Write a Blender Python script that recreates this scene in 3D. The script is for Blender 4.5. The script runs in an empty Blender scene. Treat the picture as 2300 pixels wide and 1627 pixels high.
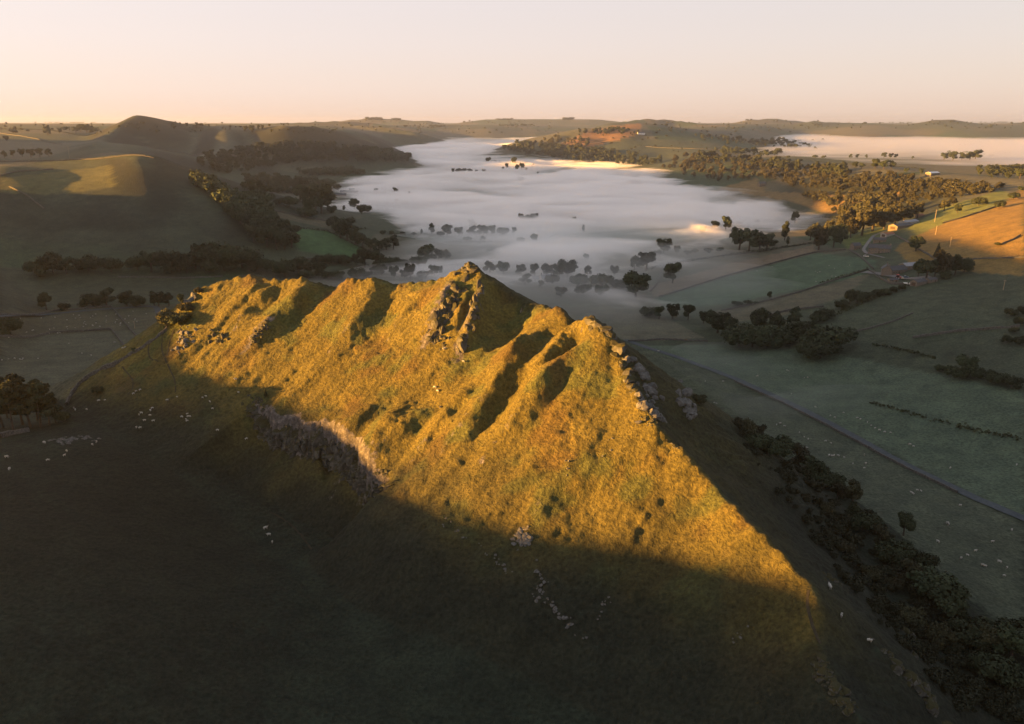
import bpy, bmesh, math, random
import numpy as np
from mathutils import Vector, Matrix

# ------------------------------------------------------------------ camera, sky, sun, exposure
SC = bpy.context.scene
COL = SC.collection
FPX, PITCH, CAMZ = 1650.0, math.radians(18.1), 150.0      # focal length in photo pixels, look-down, height over the valley floor
cam_data = bpy.data.cameras.new('camera'); cam_data.sensor_width = 36.0; cam_data.lens = 36.0 * FPX / 2300.0
cam_data.clip_start = 1.0; cam_data.clip_end = 60000.0
cam = bpy.data.objects.new('camera', cam_data); COL.objects.link(cam)
cam.location = (0, 0, CAMZ); cam.rotation_euler = (math.pi / 2 - PITCH, 0, 0)
SC.camera = cam

SUN_EL = math.radians(5.5)
SUN_AZ = (-0.98, -0.20)                                     # horizontal direction towards the sun
_l = math.hypot(*SUN_AZ); SUN_AZ = (SUN_AZ[0] / _l, SUN_AZ[1] / _l)
SUN_DIR = Vector((SUN_AZ[0] * math.cos(SUN_EL), SUN_AZ[1] * math.cos(SUN_EL), math.sin(SUN_EL)))

world = bpy.data.worlds.new('World'); SC.world = world; world.use_nodes = True
wn, wl = world.node_tree.nodes, world.node_tree.links
wn.clear()
sky = wn.new('ShaderNodeTexSky'); sky.sky_type = 'NISHITA'; sky.sun_disc = False
sky.sun_elevation = SUN_EL; sky.sun_rotation = math.atan2(SUN_DIR.x, SUN_DIR.y)
sky.altitude = 300; sky.air_density = 1.0; sky.dust_density = 1.2; sky.ozone_density = 1.0
# a dawn veil: peach at the horizon, pale pink above it, paling away from the sun, and the clear sky over that
tcw = wn.new('ShaderNodeTexCoord'); sep = wn.new('ShaderNodeSeparateXYZ'); wl.new(tcw.outputs['Generated'], sep.inputs[0])
grad = wn.new('ShaderNodeValToRGB'); ge = grad.color_ramp.elements
for _ in range(2): ge.new(0.5)
for e_, (p_, c_) in zip(ge, [(0.0, (1.0, 0.75, 0.63)), (0.035, (1.0, 0.805, 0.74)), (0.09, (0.985, 0.835, 0.81)), (0.16, (0.95, 0.84, 0.845))]): e_.position = p_; e_.color = (*c_, 1)
wl.new(sep.outputs[2], grad.inputs[0])
dots = wn.new('ShaderNodeVectorMath'); dots.operation = 'DOT_PRODUCT'; dots.inputs[1].default_value = SUN_DIR; wl.new(tcw.outputs['Generated'], dots.inputs[0])
az = wn.new('ShaderNodeMapRange'); az.inputs['From Min'].default_value = -1; az.inputs['From Max'].default_value = 1; az.inputs['To Min'].default_value = 1.9; az.inputs['To Max'].default_value = 2.72; wl.new(dots.outputs['Value'], az.inputs[0])
peach = wn.new('ShaderNodeVectorMath'); peach.operation = 'SCALE'; wl.new(grad.outputs[0], peach.inputs[0]); wl.new(az.outputs[0], peach.inputs['Scale'])
veil = wn.new('ShaderNodeMix'); veil.data_type = 'RGBA'
fall = wn.new('ShaderNodeMapRange'); fall.interpolation_type = 'SMOOTHSTEP'
fall.inputs['From Min'].default_value = 0.12; fall.inputs['From Max'].default_value = 0.9; fall.inputs['To Min'].default_value = 0.9; fall.inputs['To Max'].default_value = 0.35
wl.new(sep.outputs[2], fall.inputs[0]); wl.new(fall.outputs[0], veil.inputs[0]); wl.new(sky.outputs[0], veil.inputs[6]); wl.new(peach.outputs[0], veil.inputs[7])
bgn = wn.new('ShaderNodeBackground'); bgn.inputs['Strength'].default_value = 0.05
wout = wn.new('ShaderNodeOutputWorld')
wl.new(veil.outputs[2], bgn.inputs['Color']); wl.new(bgn.outputs[0], wout.inputs['Surface'])

sun_data = bpy.data.lights.new('sun', 'SUN'); sun_data.energy = 5.0; sun_data.angle = math.radians(0.6); sun_data.color = (1.0, 0.47, 0.09)
sun = bpy.data.objects.new('sun', sun_data); COL.objects.link(sun)
sun.rotation_euler = (-SUN_DIR).to_track_quat('-Z', 'Y').to_euler()

SC.view_settings.view_transform = 'Standard'; SC.view_settings.look = 'None'
SC.view_settings.exposure = 3.0; SC.view_settings.gamma = 1.0; SC.view_settings.use_curve_mapping = False
SC.render.engine = 'CYCLES'
cy = SC.cycles
cy.max_bounces = 10; cy.diffuse_bounces = 2; cy.glossy_bounces = 1; cy.transmission_bounces = 2; cy.transparent_max_bounces = 8
cy.volume_bounces = 6; cy.use_denoising = True; cy.use_adaptive_sampling = False
cy.sample_clamp_indirect = 3.0; cy.caustics_reflective = False; cy.caustics_refractive = False

rnd = random.Random(7)
rng = np.random.default_rng(7)

# ------------------------------------------------------------------ numbers: rays, noise, interpolation
CP, SP = math.cos(PITCH), math.sin(PITCH)
def ray(px, py):
    du, dv = px - 1150.0, py - 813.5
    return np.array((du, FPX * CP - dv * SP, -FPX * SP - dv * CP))
def at_y(px, py, Y):
    d = ray(px, py); k = Y / d[1]; return (d[0] * k, Y, CAMZ + d[2] * k)
def at_z(px, py, z):
    d = ray(px, py); k = (z - CAMZ) / d[2]; return (d[0] * k, d[1] * k, z)

_perm = rng.permutation(512).astype(np.int64)
_ang = rng.uniform(0, 2 * np.pi, 512); _gx, _gy = np.cos(_ang), np.sin(_ang)
def perlin(x, y, seed=0):
    x = np.asarray(x, float) + seed * 17.31; y = np.asarray(y, float) - seed * 9.77
    xi = np.floor(x).astype(np.int64); yi = np.floor(y).astype(np.int64)
    fx, fy = x - xi, y - yi
    u = fx * fx * fx * (fx * (fx * 6 - 15) + 10); v = fy * fy * fy * (fy * (fy * 6 - 15) + 10)
    def g(a, b, dx, dy):
        h = _perm[(_perm[a & 511] + b) & 511]; return _gx[h] * dx + _gy[h] * dy
    n00 = g(xi, yi, fx, fy); n10 = g(xi + 1, yi, fx - 1, fy)
    n01 = g(xi, yi + 1, fx, fy - 1); n11 = g(xi + 1, yi + 1, fx - 1, fy - 1)
    a = n00 + u * (n10 - n00); b = n01 + u * (n11 - n01)
    return (a + v * (b - a)) * 1.5
def fbm(x, y, octaves=4, seed=0, gain=0.5):
    s, a, t = 0.0, 1.0, 0.0
    for o in range(octaves):
        s = s + a * perlin(x * 2 ** o, y * 2 ** o, seed + o * 3); t += a; a *= gain
    return s / t
def sstep(a, b, x):
    t = np.clip((x - a) / (b - a), 0, 1); return t * t * (3 - 2 * t)
def poly_dist(x, y, pts):
    """distance to an open polyline, arc length of the foot point, signed side (+ on the left of travel)"""
    best = np.full(np.shape(x), 1e18); arc = np.zeros(np.shape(x)); side = np.zeros(np.shape(x)); s0 = 0.0
    for (ax, ay), (bx, by) in zip(pts[:-1], pts[1:]):
        ex, ey = bx - ax, by - ay; L = math.hypot(ex, ey)
        t = np.clip(((x - ax) * ex + (y - ay) * ey) / (L * L), 0, 1)
        dx, dy = x - (ax + t * ex), y - (ay + t * ey); d = dx * dx + dy * dy
        m = d < best
        best = np.where(m, d, best); arc = np.where(m, s0 + t * L, arc)
        side = np.where(m, np.sign(ex * (y - ay) - ey * (x - ax)), side); s0 += L
    return np.sqrt(best), arc, side

# ------------------------------------------------------------------ terrain: control heights of the country round the ridge
CTRL = []
def cz(px, py, z): CTRL.append(at_z(px, py, z))
def cyy(px, py, Y): CTRL.append(at_y(px, py, Y))
for a in [(200,800,10),(50,740,9),(300,740,8),(200,690,6),(350,690,5),(50,660,10),(300,640,6),(100,610,14),(500,650,4),(300,620,8),
          (500,600,8),(640,640,2),(800,640,1),(650,550,2),(800,520,1),(950,540,0),(1100,580,0),(1300,560,0),(1150,640,0),(1350,680,2),
          (700,450,3),(850,450,1),(1000,480,0),(1200,480,0),(1400,480,0),(1550,500,1),(1500,600,5),(1430,775,5),(1600,680,8),(1400,720,4),
          (1700,800,7),(1850,940,8),(2200,1000,11),(2300,1150,10.6),(2200,1250,12),(2000,1200,16),(2300,1500,18),(1600,800,6),(1750,900,7),
          (600,1205,22),(0,985,46),(170,985,44),(350,960,35),(0,1200,50),(300,1200,38),(0,1500,46),(600,1500,29),(1000,1500,27),
          (1150,1627,25),(300,1627,38),(60,930,29),(150,890,22),(300,900,26),(450,880,31),(260,820,16),(800,1150,24),(600,1050,26),(450,1000,30),
          (1650,440,8),(1450,420,4),(1300,420,5),(2000,345,50),(2200,360,46),(2300,385,46),(1900,330,52),(2100,340,50),
          (1750,340,54),(2300,320,56),(2100,315,60),(1800,312,62)]:
    cz(*a)
for a in [(100,500,790),(300,500,800),(300,430,880),(300,360,960),(0,500,780),(0,430,850),(0,385,900),(150,420,890),(150,370,980),(250,385,955),
          (250,357,1010),(0,365,980),(400,400,960),(450,430,925),(500,460,895),(560,497,865),(600,525,845),(400,480,850),(500,540,790),(400,560,765),
          (600,570,810),(680,590,806),(560,480,1250),(480,430,1500),(400,380,1900),(620,500,1150),
          (0,345,1500),(100,350,1500),(0,310,2000),(0,280,2800),(150,300,2200),(100,325,1850),
          (230,340,1300),(200,327,1600),
          (320,330,1800),(400,340,1850),(500,340,1950),(500,380,1700),(600,340,2150),(650,370,2000),(700,380,1950),(800,370,2150),
          (500,287,2200),(640,291,2200),(750,300,2300),(850,325,2400),(920,357,2460),(600,300,2150),(700,320,2180),(800,345,2250),(560,400,1650),
          (1000,400,1900),(900,380,2150),(1100,340,2900),(1050,346,2750),(1000,318,3900),(1150,316,4000),(900,340,3000),
          (800,290,3800),(950,300,4000),(1100,292,4500),(1000,283,5600),(1200,286,5400),(700,281,3600),(850,286,4400),(500,284,3300),(1100,280,7500),(700,280,7500),(300,280,4000),(0,279,3800),(0,279,7500),(1400,280,8000),
          (1430,279,3000),(1380,283,2950),(1480,281,3050),(1300,291,2900),(1200,315,2850),(1130,330,2850),(1250,345,2600),(1350,360,2400),(1350,320,2700),(1450,312,2750),
          (1550,320,2700),(1560,297,2980),(1650,318,2900),(1650,342,2500),(1450,340,2500),
          (1480,351,2400),(1560,349,2200),(1750,361,1900),(1900,380,1500),(2100,396,1250),(2300,406,1100),(1650,355,2050),(2000,388,1370),
          (1300,363,2300),(1450,376,2050),(1550,405,1750),(1620,421,1650),(1740,450,1450),(1850,476,1250),(1900,500,1080),(2000,440,1200),(2100,430,1130),
          (2200,440,980),(2300,430,1000),(2100,520,770),(2200,480,810),(2300,520,650),(2300,600,560),(2150,600,600),(2000,600,640),(1960,570,700),(1850,600,680),
          (1700,600,725),(1900,560,770),(1750,540,880),(1900,700,510),(2100,700,480),(2300,700,460),(2300,800,385),(2100,800,415),(1900,820,420),(2100,900,350),(2300,950,310),
          (1500,281,5700),(1700,281,6500),(1830,280,5200),(2000,280,5800),(2120,281,4900),(2200,281,5100),(2300,281,5300),(1950,282,4600),(2120,287,4200),(1700,284,4600),(2300,290,4200),(1900,280,8500)]:
    cyy(*a)
# land outside the frame: behind and beside the camera, and the long unseen hill to the east, shaped to keep the low ground in shade
CTRL += [(-260,120,52),(-330,260,60),(-300,-50,55),(-150,-100,30),(0,0,22),(0,-150,20),(150,-100,14),(250,50,12),(300,180,14),(350,300,22),(60,60,22),(-60,60,27),
         (-350,420,20),(-450,600,22),(-520,480,50),(500,450,70),(650,600,85),(800,800,85),(900,1000,80),(500,100,45),(0,-600,30),(600,-400,50),(-700,-300,70),(-900,200,70),
         (-1100,700,90),(-1000,1000,104),(-700,2650,118),(-900,2750,122),(-450,2750,75),(-600,3050,110),(530,3400,95),(620,3750,82),(380,3400,90),(740,1750,50),(870,1550,48),(980,1350,49),(1000,1750,47),(640,2150,50),(-640,1200,88),(-760,1300,86),(-540,1220,76),(-900,1250,95),(-1300,1500,100),(-1800,2200,120),(-2600,3500,140),(1400,1200,52),(1800,1700,48),(2600,2500,50),(4200,4500,70),(-5000,5000,145),
         (-3000,1000,110),(3500,1000,70),(6000,5000,130),(-9000,9000,150),(9000,9000,140),(0,12500,128),(5000,12500,128),(-5000,12500,128),(-12000,0,130),(12000,0,110),(0,-12000,120),(-9000,-9000,120),(9000,-9000,120)]
CTRL = np.array(CTRL)
def warp(x, y):
    y = y - 150.0
    r = np.hypot(x, y) + 1e-9; k = np.log1p(r / 160.0) / r
    return x * k, y * k
def tps_fit(P):
    wx, wy = warp(P[:, 0], P[:, 1]); n = len(P)
    r2 = (wx[:, None] - wx) ** 2 + (wy[:, None] - wy) ** 2
    K = 0.5 * r2 * np.log(r2 + 1e-12) + np.eye(n) * 0.002
    A = np.zeros((n + 3, n + 3)); A[:n, :n] = K
    A[:n, n] = 1; A[:n, n + 1] = wx; A[:n, n + 2] = wy; A[n:, :n] = A[:n, n:].T
    return wx, wy, np.linalg.solve(A, np.concatenate([P[:, 2], np.zeros(3)]))
TPS = tps_fit(CTRL)
def base_height(x, y):
    shp = np.shape(x); x = np.ravel(x); y = np.ravel(y); out = np.empty(x.size)
    cx, cyv, w = TPS; n = len(cx)
    for i in range(0, x.size, 20000):
        wx, wy = warp(x[i:i + 20000], y[i:i + 20000])
        r2 = (wx[:, None] - cx) ** 2 + (wy[:, None] - cyv) ** 2
        np.maximum(r2, 1e-12, out=r2)
        out[i:i + 20000] = (0.5 * r2 * np.log(r2)) @ w[:n] + w[n] + w[n + 1] * wx + w[n + 2] * wy
    return out.reshape(shp)

# ------------------------------------------------------------------ terrain: the rocky ridge
CREST = [at_y(*a) for a in [(440,664,322),(462,645,322),(500,630,323),(560,618,324),(620,625,320),(700,633,316),(760,633,313),(800,632,310),(850,626,308),(900,634,306),
         (960,634,303),(1000,627,301),(1030,608,300),(1057,594,299),(1090,608,293),(1150,640,283),(1200,672,274),(1250,698,264),(1275,712,258),(1300,750,250),(1316,712,244),
         (1345,729,237),(1385,785,229),(1410,850,217),(1445,915,204),(1480,960,196),(1540,1020,187),(1600,1085,178),(1650,1140,167),(1700,1190,158),(1760,1250,149),
         (1820,1312,140),(1838,1380,132),(1842,1460,124),(1880,1550,114),(1950,1627,106)]]
CREST += [(70, 90, 40), (74, 70, 34), (76, 40, 26)]
CREST = np.array(CREST)
# shelf of crags: along this line the ridge breaks off to the meadow
CLIFF = [(552,893),(575,905),(600,925),(640,943),(690,952),(735,962),(780,990),(815,1025),(850,1062),(885,1090)]

# ribs running down the sunny face: pixel polylines with a height guess, height, width to the sun, width to the lee
RIBS = [([(1050,606),(1010,650),(978,720),(958,775)], 4.4, 6.0, 3.5, 1),
        ([(1080,612),(1082,650),(1062,715),(1030,805)], 7.5, 6.0, 3.4, 1),
        ([(1262,705),(1180,795),(1105,890),(985,1030)], 9.0, 9.0, 4.0, 0),
        ([(1325,760),(1255,820),(1185,915),(1080,1040)], 5.2, 8.0, 3.4, 0),
        ([(752,640),(690,670),(640,715),(560,780)], 5.6, 9.0, 3.6, 0),
        ([(620,632),(560,690),(520,760)], 3.6, 8.0, 4.0, 0),
        ([(905,640),(850,672),(795,730),(740,790)], 5.2, 8.0, 3.6, 0),
        ([(1000,634),(930,690),(870,765)], 4.2, 7.0, 3.4, 0),
        ([(640,718),(590,752),(548,792)], 2.6, 4.0, 2.0, 1),
        ([(1095,850),(1010,940),(915,1050)], 4.6, 8.0, 2.8, 0),
        ([(975,925),(890,980),(820,1060)], 4.4, 8.0, 2.8, 0),
        ([(870,905),(790,960),(742,1050)], 3.2, 6.0, 2.6, 0),
        ([(905,925),(850,990),(800,1065)], 2.8, 6.0, 2.6, 0),
        ([(1440,1010),(1330,1065),(1215,1130),(1178,1188)], 3.2, 10.0, 3.0, 0),
        ([(1700,1190),(1688,1215),(1640,1250)], 2.0, 5.0, 2.4, 0),
        ([(1768,1250),(1735,1280)], 1.8, 4.0, 2.4, 0)]
GULLIES = [([(1072,636),(1045,720),(1018,795)], 4.2, 2.6, 0), ([(1200,810),(1120,920),(1030,1030)], 4.4, 5.0, 0), ([(1150,640),(1150,700),(1085,800)], 8.0, 13.0, 1),
           ([(735,636),(700,680),(650,735)], 3.4, 6.0, 1), ([(885,632),(840,690),(790,750)], 3.2, 6.0, 1), ([(1298,740),(1262,790),(1195,850)], 5.5, 4.0, 1), ([(735,950),(728,1050)], 3.0, 2.2, 0),
           ([(650,640),(600,700),(570,740)], 2.0, 4.0, 1)]

def ridge_height(x, y, base):
    """soft maximum over crest segments: each falls away to both sides"""
    acc = np.zeros(x.shape); T = 2.2
    top = np.full(x.shape, -1e9); vals = []
    arc0 = 0.0; bd = np.full(x.shape, 1e9); arc = np.zeros(x.shape); side = np.zeros(x.shape)
    wob = 3.0 * fbm(x / 26.0, y / 26.0, 3, 5)
    for (ax, ay, az), (bx, by, bz) in zip(CREST[:-1], CREST[1:]):
        ex, ey = bx - ax, by - ay; L = math.hypot(ex, ey)
        t = np.clip(((x - ax) * ex + (y - ay) * ey) / (L * L), 0, 1)
        d = np.hypot(x - (ax + t * ex), y - (ay + t * ey)); sd = np.sign(ex * (y - ay) - ey * (x - ax))
        face = sd < 0                                              # the sunny face lies to the right of travel
        dd = np.sqrt(d * d + 1.2) - 1.0 + wob * sstep(2, 20, d)
        down = np.where(face, 0.78 * dd - 0.0022 * np.minimum(dd, 80) ** 2, 0.86 * dd - 0.0016 * np.minimum(dd, 60) ** 2)
        if arc0 == 0.0:
            beyond = np.maximum(-(((x - ax) * ex + (y - ay) * ey) / L), 0)
            down = down + 0.9 * np.minimum(beyond, 14) - 0.25 * np.clip(beyond - 14, 0, 60)
        z = az + t * (bz - az) - np.maximum(down, -0.5)
        vals.append(z); top = np.maximum(top, z)
        m = d < bd; bd = np.where(m, d, bd); arc = np.where(m, arc0 + t * L, arc); side = np.where(m, sd, side); arc0 += L
    # a sharper blend close to the crest, a softer one in the bowl
    T = 0.25 + 2.2 * sstep(4, 30, bd)
    for z in vals: acc += np.exp(np.clip((z - top) / T, -40, 0))
    return top + T * np.log(acc) * 0.35, bd, arc, side

def bare_px(px, py):
    """where that direction of view meets the ridge before ribs and crags are laid on it"""
    Y = np.arange(85, 420, 0.5); d = ray(px, py); X = d[0] / d[1] * Y; Z = CAMZ + d[2] / d[1] * Y
    k = np.nonzero(Z < np.maximum(ridge_height(X, Y, None)[0], base_height(X, Y)))[0]; k = k[0] if len(k) else len(Y) - 1
    return (X[k], Y[k])
RIBS = [([bare_px(*p[:2]) for p in L], A, a_, b_, r_) for L, A, a_, b_, r_ in RIBS]
GULLIES = [([bare_px(*p[:2]) for p in L], A, w, st) for L, A, w, st in GULLIES]
CLIFF = [bare_px(*p) for p in CLIFF]

# unseen hill read from its shadow, far crest added to shade mist: (x, y, z)
SHADE_HILL = np.array([(-560,-700,125),(-470,-300,122),(-445,-120,118),(-435,-20,112),(-435,36,101.5),(-435,51,96.5),(-435,66,92),(-435,87,87.5),(-435,105,84),(-435,126,80.5),(-435,150,83),(-435,170,84),(-435,192,85),(-435,218,85),(-436,230,89),(-438,251,98),(-446,285,114),(-480,330,135),(-560,450,143),(-690,600,146),(-790,720,124),(-860,800,104),(-900,930,132),(-940,1050,172),(-1100,1300,200),(-1400,1700,200),(-1490,1820,190),(-1560,1900,140),(-1640,2030,95)], float)

FAR_RIDGES = [([at_y(*a) for a in [(560,284,3600),(640,278,3700),(760,275,3800),(860,284,3600),(930,297,3400)]], 0.30, 0.30, 8.0),
    ([at_y(*a) for a in [(900,287,5000),(1000,281,5200),(1120,284,5100),(1200,291,4800)]], 0.25, 0.25, 8.0),
    ([at_y(*a) for a in [(760,272,6800),(830,265,7000),(870,267,7000),(960,271,6900)]], 0.22, 0.22, 8.0),
    ([at_y(*a) for a in [(1060,271,7500),(1130,266,7600),(1290,266,7600),(1380,271,7500)]], 0.2, 0.2, 8.0),
    ([at_y(*a) for a in [(1370,277,4600),(1450,267,4800),(1500,269,4900),(1570,277,4700)]], 0.28, 0.28, 8.0),
    ([at_y(*a) for a in [(205,331,1500),(222,316,1850),(258,290,2060),(285,270,2150),(310,257,2200),(345,264,2260),(400,275,2330),(500,288,2300),(570,288,2260),(640,282,2220),(700,283,2260),(760,297,2330),(850,327,2400),(922,357,2460)]], 0.50, 0.44, 6.0),
    ([at_y(*a) for a in [(-60,372,1010),(100,372,1000),(240,357,1010),(330,352,1000),(400,400,960),(450,430,925),(500,460,895),(560,497,865),(610,530,842),(680,588,806)]], 0.40, 0.36, 8.0),
    ([at_y(*a) for a in [(1215,316,2850),(1300,292,2900),(1390,282,2960),(1430,278,3000),(1480,281,3050),(1560,298,3000),(1640,318,2950)]], 0.30, 0.30, 8.0),
    ([at_y(*a) for a in [(640,279,4300),(760,272,4500),(830,276,4600),(900,290,4300),(960,302,4000)]], 0.25, 0.25, 10.0),
    ([at_y(*a) for a in [(2060,280,4600),(2100,268,4700),(2130,267,4700),(2200,281,5100),(2330,272,5000)]], 0.30, 0.25, 8.0),
    ([at_y(*a) for a in [(1790,284,5000),(1825,271,5100),(1880,276,5200),(1960,283,5300)]], 0.30, 0.25, 8.0),
    ([at_y(*a) for a in [(1640,284,6000),(1690,268,6200),(1740,266,6300),(1800,273,6400)]], 0.22, 0.25, 8.0)]
RAW_RIDGE_BOX = (-260, 190, 20, 430)
def height(x, y):
    h = base_height(x, y)
    r = np.hypot(x, y)
    amp = np.clip(r / 900.0, 0.0, 1.0)
    h = h + amp * (3.0 * fbm(x / 240.0, y / 240.0, 4, 11)) * sstep(12, 60, h) + np.clip((r - 2500) / 4000, 0, 1) * 9 * fbm(x / 900.0, y / 700.0, 4, 2)
    # the pointed hill and its long shoulder beyond the plateau
    for crest, sl, sr, k in FAR_RIDGES:
        ev = np.full(x.shape, -1e9)
        for (ax, ay, az), (bx, by, bz) in zip(crest[:-1], crest[1:]):
            ex, ey = bx - ax, by - ay; L2 = ex * ex + ey * ey
            t = np.clip(((x - ax) * ex + (y - ay) * ey) / L2, 0, 1)
            d = np.hypot(x - (ax + t * ex), y - (ay + t * ey)); sd = ex * (y - ay) - ey * (x - ax)
            dd = np.sqrt(d * d + 60) - 7.7
            ev = np.maximum(ev, az + t * (bz - az) - np.where(sd < 0, sr, sl) * dd * (1 - 0.0006 * np.minimum(dd, 500)))
        ev = ev + 2.5 * fbm(x / 120.0, y / 120.0, 3, 200)
        h = np.where(ev > h - 60, np.maximum(h, ev) + k * np.log1p(np.exp(-np.abs(h - ev) / k)) * 0.7, h)
    # unseen eastern hill that blocks the low sun
    e = np.full(x.shape, -1e9)
    sel = (x < 120) & (x > -2300) & (y > -1500) & (y < 2700) & (x < -0.55 * y)
    xs, ys = x[sel], y[sel]; ev = np.full(xs.shape, -1e9)
    for (ax, ay, az), (bx, by, bz) in zip(SHADE_HILL[:-1], SHADE_HILL[1:]):
        ex, ey = bx - ax, by - ay; L2 = ex * ex + ey * ey
        t = np.clip(((xs - ax) * ex + (ys - ay) * ey) / L2, 0, 1)
        d = np.hypot(xs - (ax + t * ex), ys - (ay + t * ey)); sd = ex * (ys - ay) - ey * (xs - ax)
        dd = np.sqrt(d * d + 9) - 3
        ev = np.maximum(ev, az + t * (bz - az) - np.where(sd < 0, 0.62, 0.55) * dd)
    hs = h[sel]; k = 2.0
    h[sel] = np.where(ev > hs - 40, np.maximum(hs, ev) + k * np.log1p(np.exp(-np.abs(hs - ev) / k)) * 0.6, hs)
    rock = np.zeros(x.shape); lit_gold = np.zeros(x.shape)
    # the rocky ridge
    x0, x1, y0, y1 = RAW_RIDGE_BOX
    sel = (x > x0) & (x < x1) & (y > y0) & (y < y1)
    xs, ys, hs = x[sel], y[sel], h[sel]
    rz, bd, arc, side = ridge_height(xs, ys, hs)
    body = sstep(1.5, 9, bd) * sstep(-6, 6, rz - hs)
    faceside = (side < 0)
    # ribs that slant across the face
    skew = np.where(faceside, arc + (0.85 - 1.35 * sstep(-25, 8, xs)) * bd, arc + 0.3 * bd) + 5 * fbm(xs / 30, ys / 30, 2, 8)
    skew = np.where(faceside, 0.75 * xs - 0.66 * ys + 4 * fbm(xs / 34, ys / 34, 2, 8), skew); along = np.where(faceside, 0.66 * xs + 0.75 * ys, bd)
    rib = 1 - np.abs(perlin(skew / 12.0, along / 130.0, 21)) * 2.0
    rib2 = perlin(skew / 5.0, bd / 70.0, 31)
    rz = rz + body * (0.65 * (rib - 0.5) + 0.5 * (0.6 - 1.6 * np.abs(perlin(skew / 6.0, along / 90.0, 31))) + 0.42 * perlin(skew / 2.3, along / 34.0, 33)) * (0.55 + 0.6 * sstep(-0.3, 0.4, perlin(xs / 40, ys / 40, 39))) * np.where(faceside, sstep(95, 45, bd), 1.2)
    for L, A, wL, wR, bare_rock in RIBS:
        d, a, sd = poly_dist(xs, ys, L); tot = sum(math.hypot(q[0] - p[0], q[1] - p[1]) for p, q in zip(L[:-1], L[1:]))
        d = d + 0.9 * perlin(xs / 7.0, ys / 7.0, 40)
        w = np.where(sd < 0, wL, wR)                                # running downhill the sun is on the right hand
        f = A * (0.7 * np.maximum(0, 1 - np.abs(d) / (1.7 * w)) + 0.3 * np.exp(-(d / w) ** 2)) * (0.10 + 0.90 * sstep(0, 0.4 * tot, a)) * np.clip((tot - a) / (0.62 * tot), 0, 1) ** 0.8
        rz = rz + f * (0.9 + 0.2 * perlin(a / 14.0, d * 0 + A, 9))
        if bare_rock: rock[sel] = np.maximum(rock[sel], np.exp(-(d / (w * 0.9)) ** 2) * sstep(0.02 * tot, 0.3 * tot, a) * 0.5)
        elif A > 2.3: rock[sel] = np.maximum(rock[sel], 0.38 * np.exp(-(d / 2.5) ** 2) * sstep(tot * .3, tot * .8, a))
    for L, A, w, from_crest in GULLIES:
        d, a, sd = poly_dist(xs, ys, L); tot = sum(math.hypot(q[0] - p[0], q[1] - p[1]) for p, q in zip(L[:-1], L[1:]))
        wv = w * (1 - 0.6 * a / tot); d = d + 0.8 * perlin(xs / 6.0, ys / 6.0, 43)
        rz = rz - A * np.exp(-(d / wv) ** 2) * (1.0 if from_crest else sstep(0, 0.2 * tot, a)) * sstep(tot + .1, tot * .35, a) * np.where(from_crest and faceside == 0, np.exp(-bd / 3.0), 1.0)
    rz = rz + 0.13 * body * perlin((bd + 1.5 * fbm(xs / 9, ys / 9, 2, 37)) / 0.95, arc / 26.0, 36)        # terracettes trodden across the slope
    # crest roughness
    rz = rz + np.exp(-(bd / 3.2) ** 2) * (1.5 * fbm(xs / 3.6, ys / 3.6, 3, 14) + 0.5 - 1.4 * np.abs(perlin(arc / 5.5, bd * 0, 15))) * sstep(56, 66, rz) + np.exp(-(bd / 6.0) ** 2) * 1.5 * perlin(arc / 10.0, bd * 0 + 2.2, 16)
    hb = hs
    k = 2.0
    merged = np.maximum(hb, rz) + k * np.log1p(np.exp(-np.abs(hb - rz) / k)) * 0.8
    # crag line
    d, a, sd = poly_dist(xs, ys, CLIFF)
    tot = sum(math.hypot(q[0] - p[0], q[1] - p[1]) for p, q in zip(CLIFF[:-1], CLIFF[1:]))
    col = 1.6 * np.abs(perlin(a / 3.2, a * 0 + 3.3, 50)) + 2.6 * perlin(a / 9.0, a * 0, 51) + 0.5 * perlin(a / 1.2, merged / 9.0, 52)
    sgn = np.where(sd < 0, 1, -1) * d + col                         # positive down the hill
    ends = sstep(0, 0.22 * tot, a) * sstep(tot, 0.88 * tot, a)
    cut = sstep(-0.6, 1.4, sgn) * ends * sstep(48, 14, d)
    low = hb + 0.8
    drop = np.clip(merged - low, 0, 10.5) * cut
    new = merged - drop
    rock[sel] = np.maximum(rock[sel], np.exp(-((sgn - 0.5) / 2.6) ** 2) * ends * (d < 20) * 0.8)
    # tussocks
    on = sstep(-2, 8, rz - hb)
    tus = (0.34 * perlin(xs / 2.8, ys / 2.8, 60) + 0.32 * perlin(xs / 1.6, ys / 1.6, 61)) * (0.35 + 0.65 * on) * (0.75 + 0.5 * sstep(-.2, .5, perlin(xs / 14, ys / 14, 62)))
    tus = tus + (0.10 + 0.12 * on) * fbm(xs / 8.0, ys / 8.0, 2, 63)
    h[sel] = new + tus
    lit_gold[sel] = sstep(112, 142, ys + 8 * fbm(xs / 15, ys / 15, 2, 69)) * sstep(2, 14, rz - hb) * sstep(34, 58, rz + 9.0 * fbm(xs / 24, ys / 24, 3, 66)) * (0.25 + 0.75 * sstep(2.5, -1.5, bd * side + 0.8 * perlin(xs / 4, ys / 4, 68)))  # grass gold faded toward shaded foot, back and tip: shade put into colour
    h = h + np.clip(1 - r / 700, 0, 1) * 0.35 * fbm(x / 9, y / 9, 2, 71) + 0.8 * np.clip(1 - r / 1500, 0, 1) * fbm(x / 45, y / 45, 3, 72)
    return h, rock, lit_gold

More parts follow.
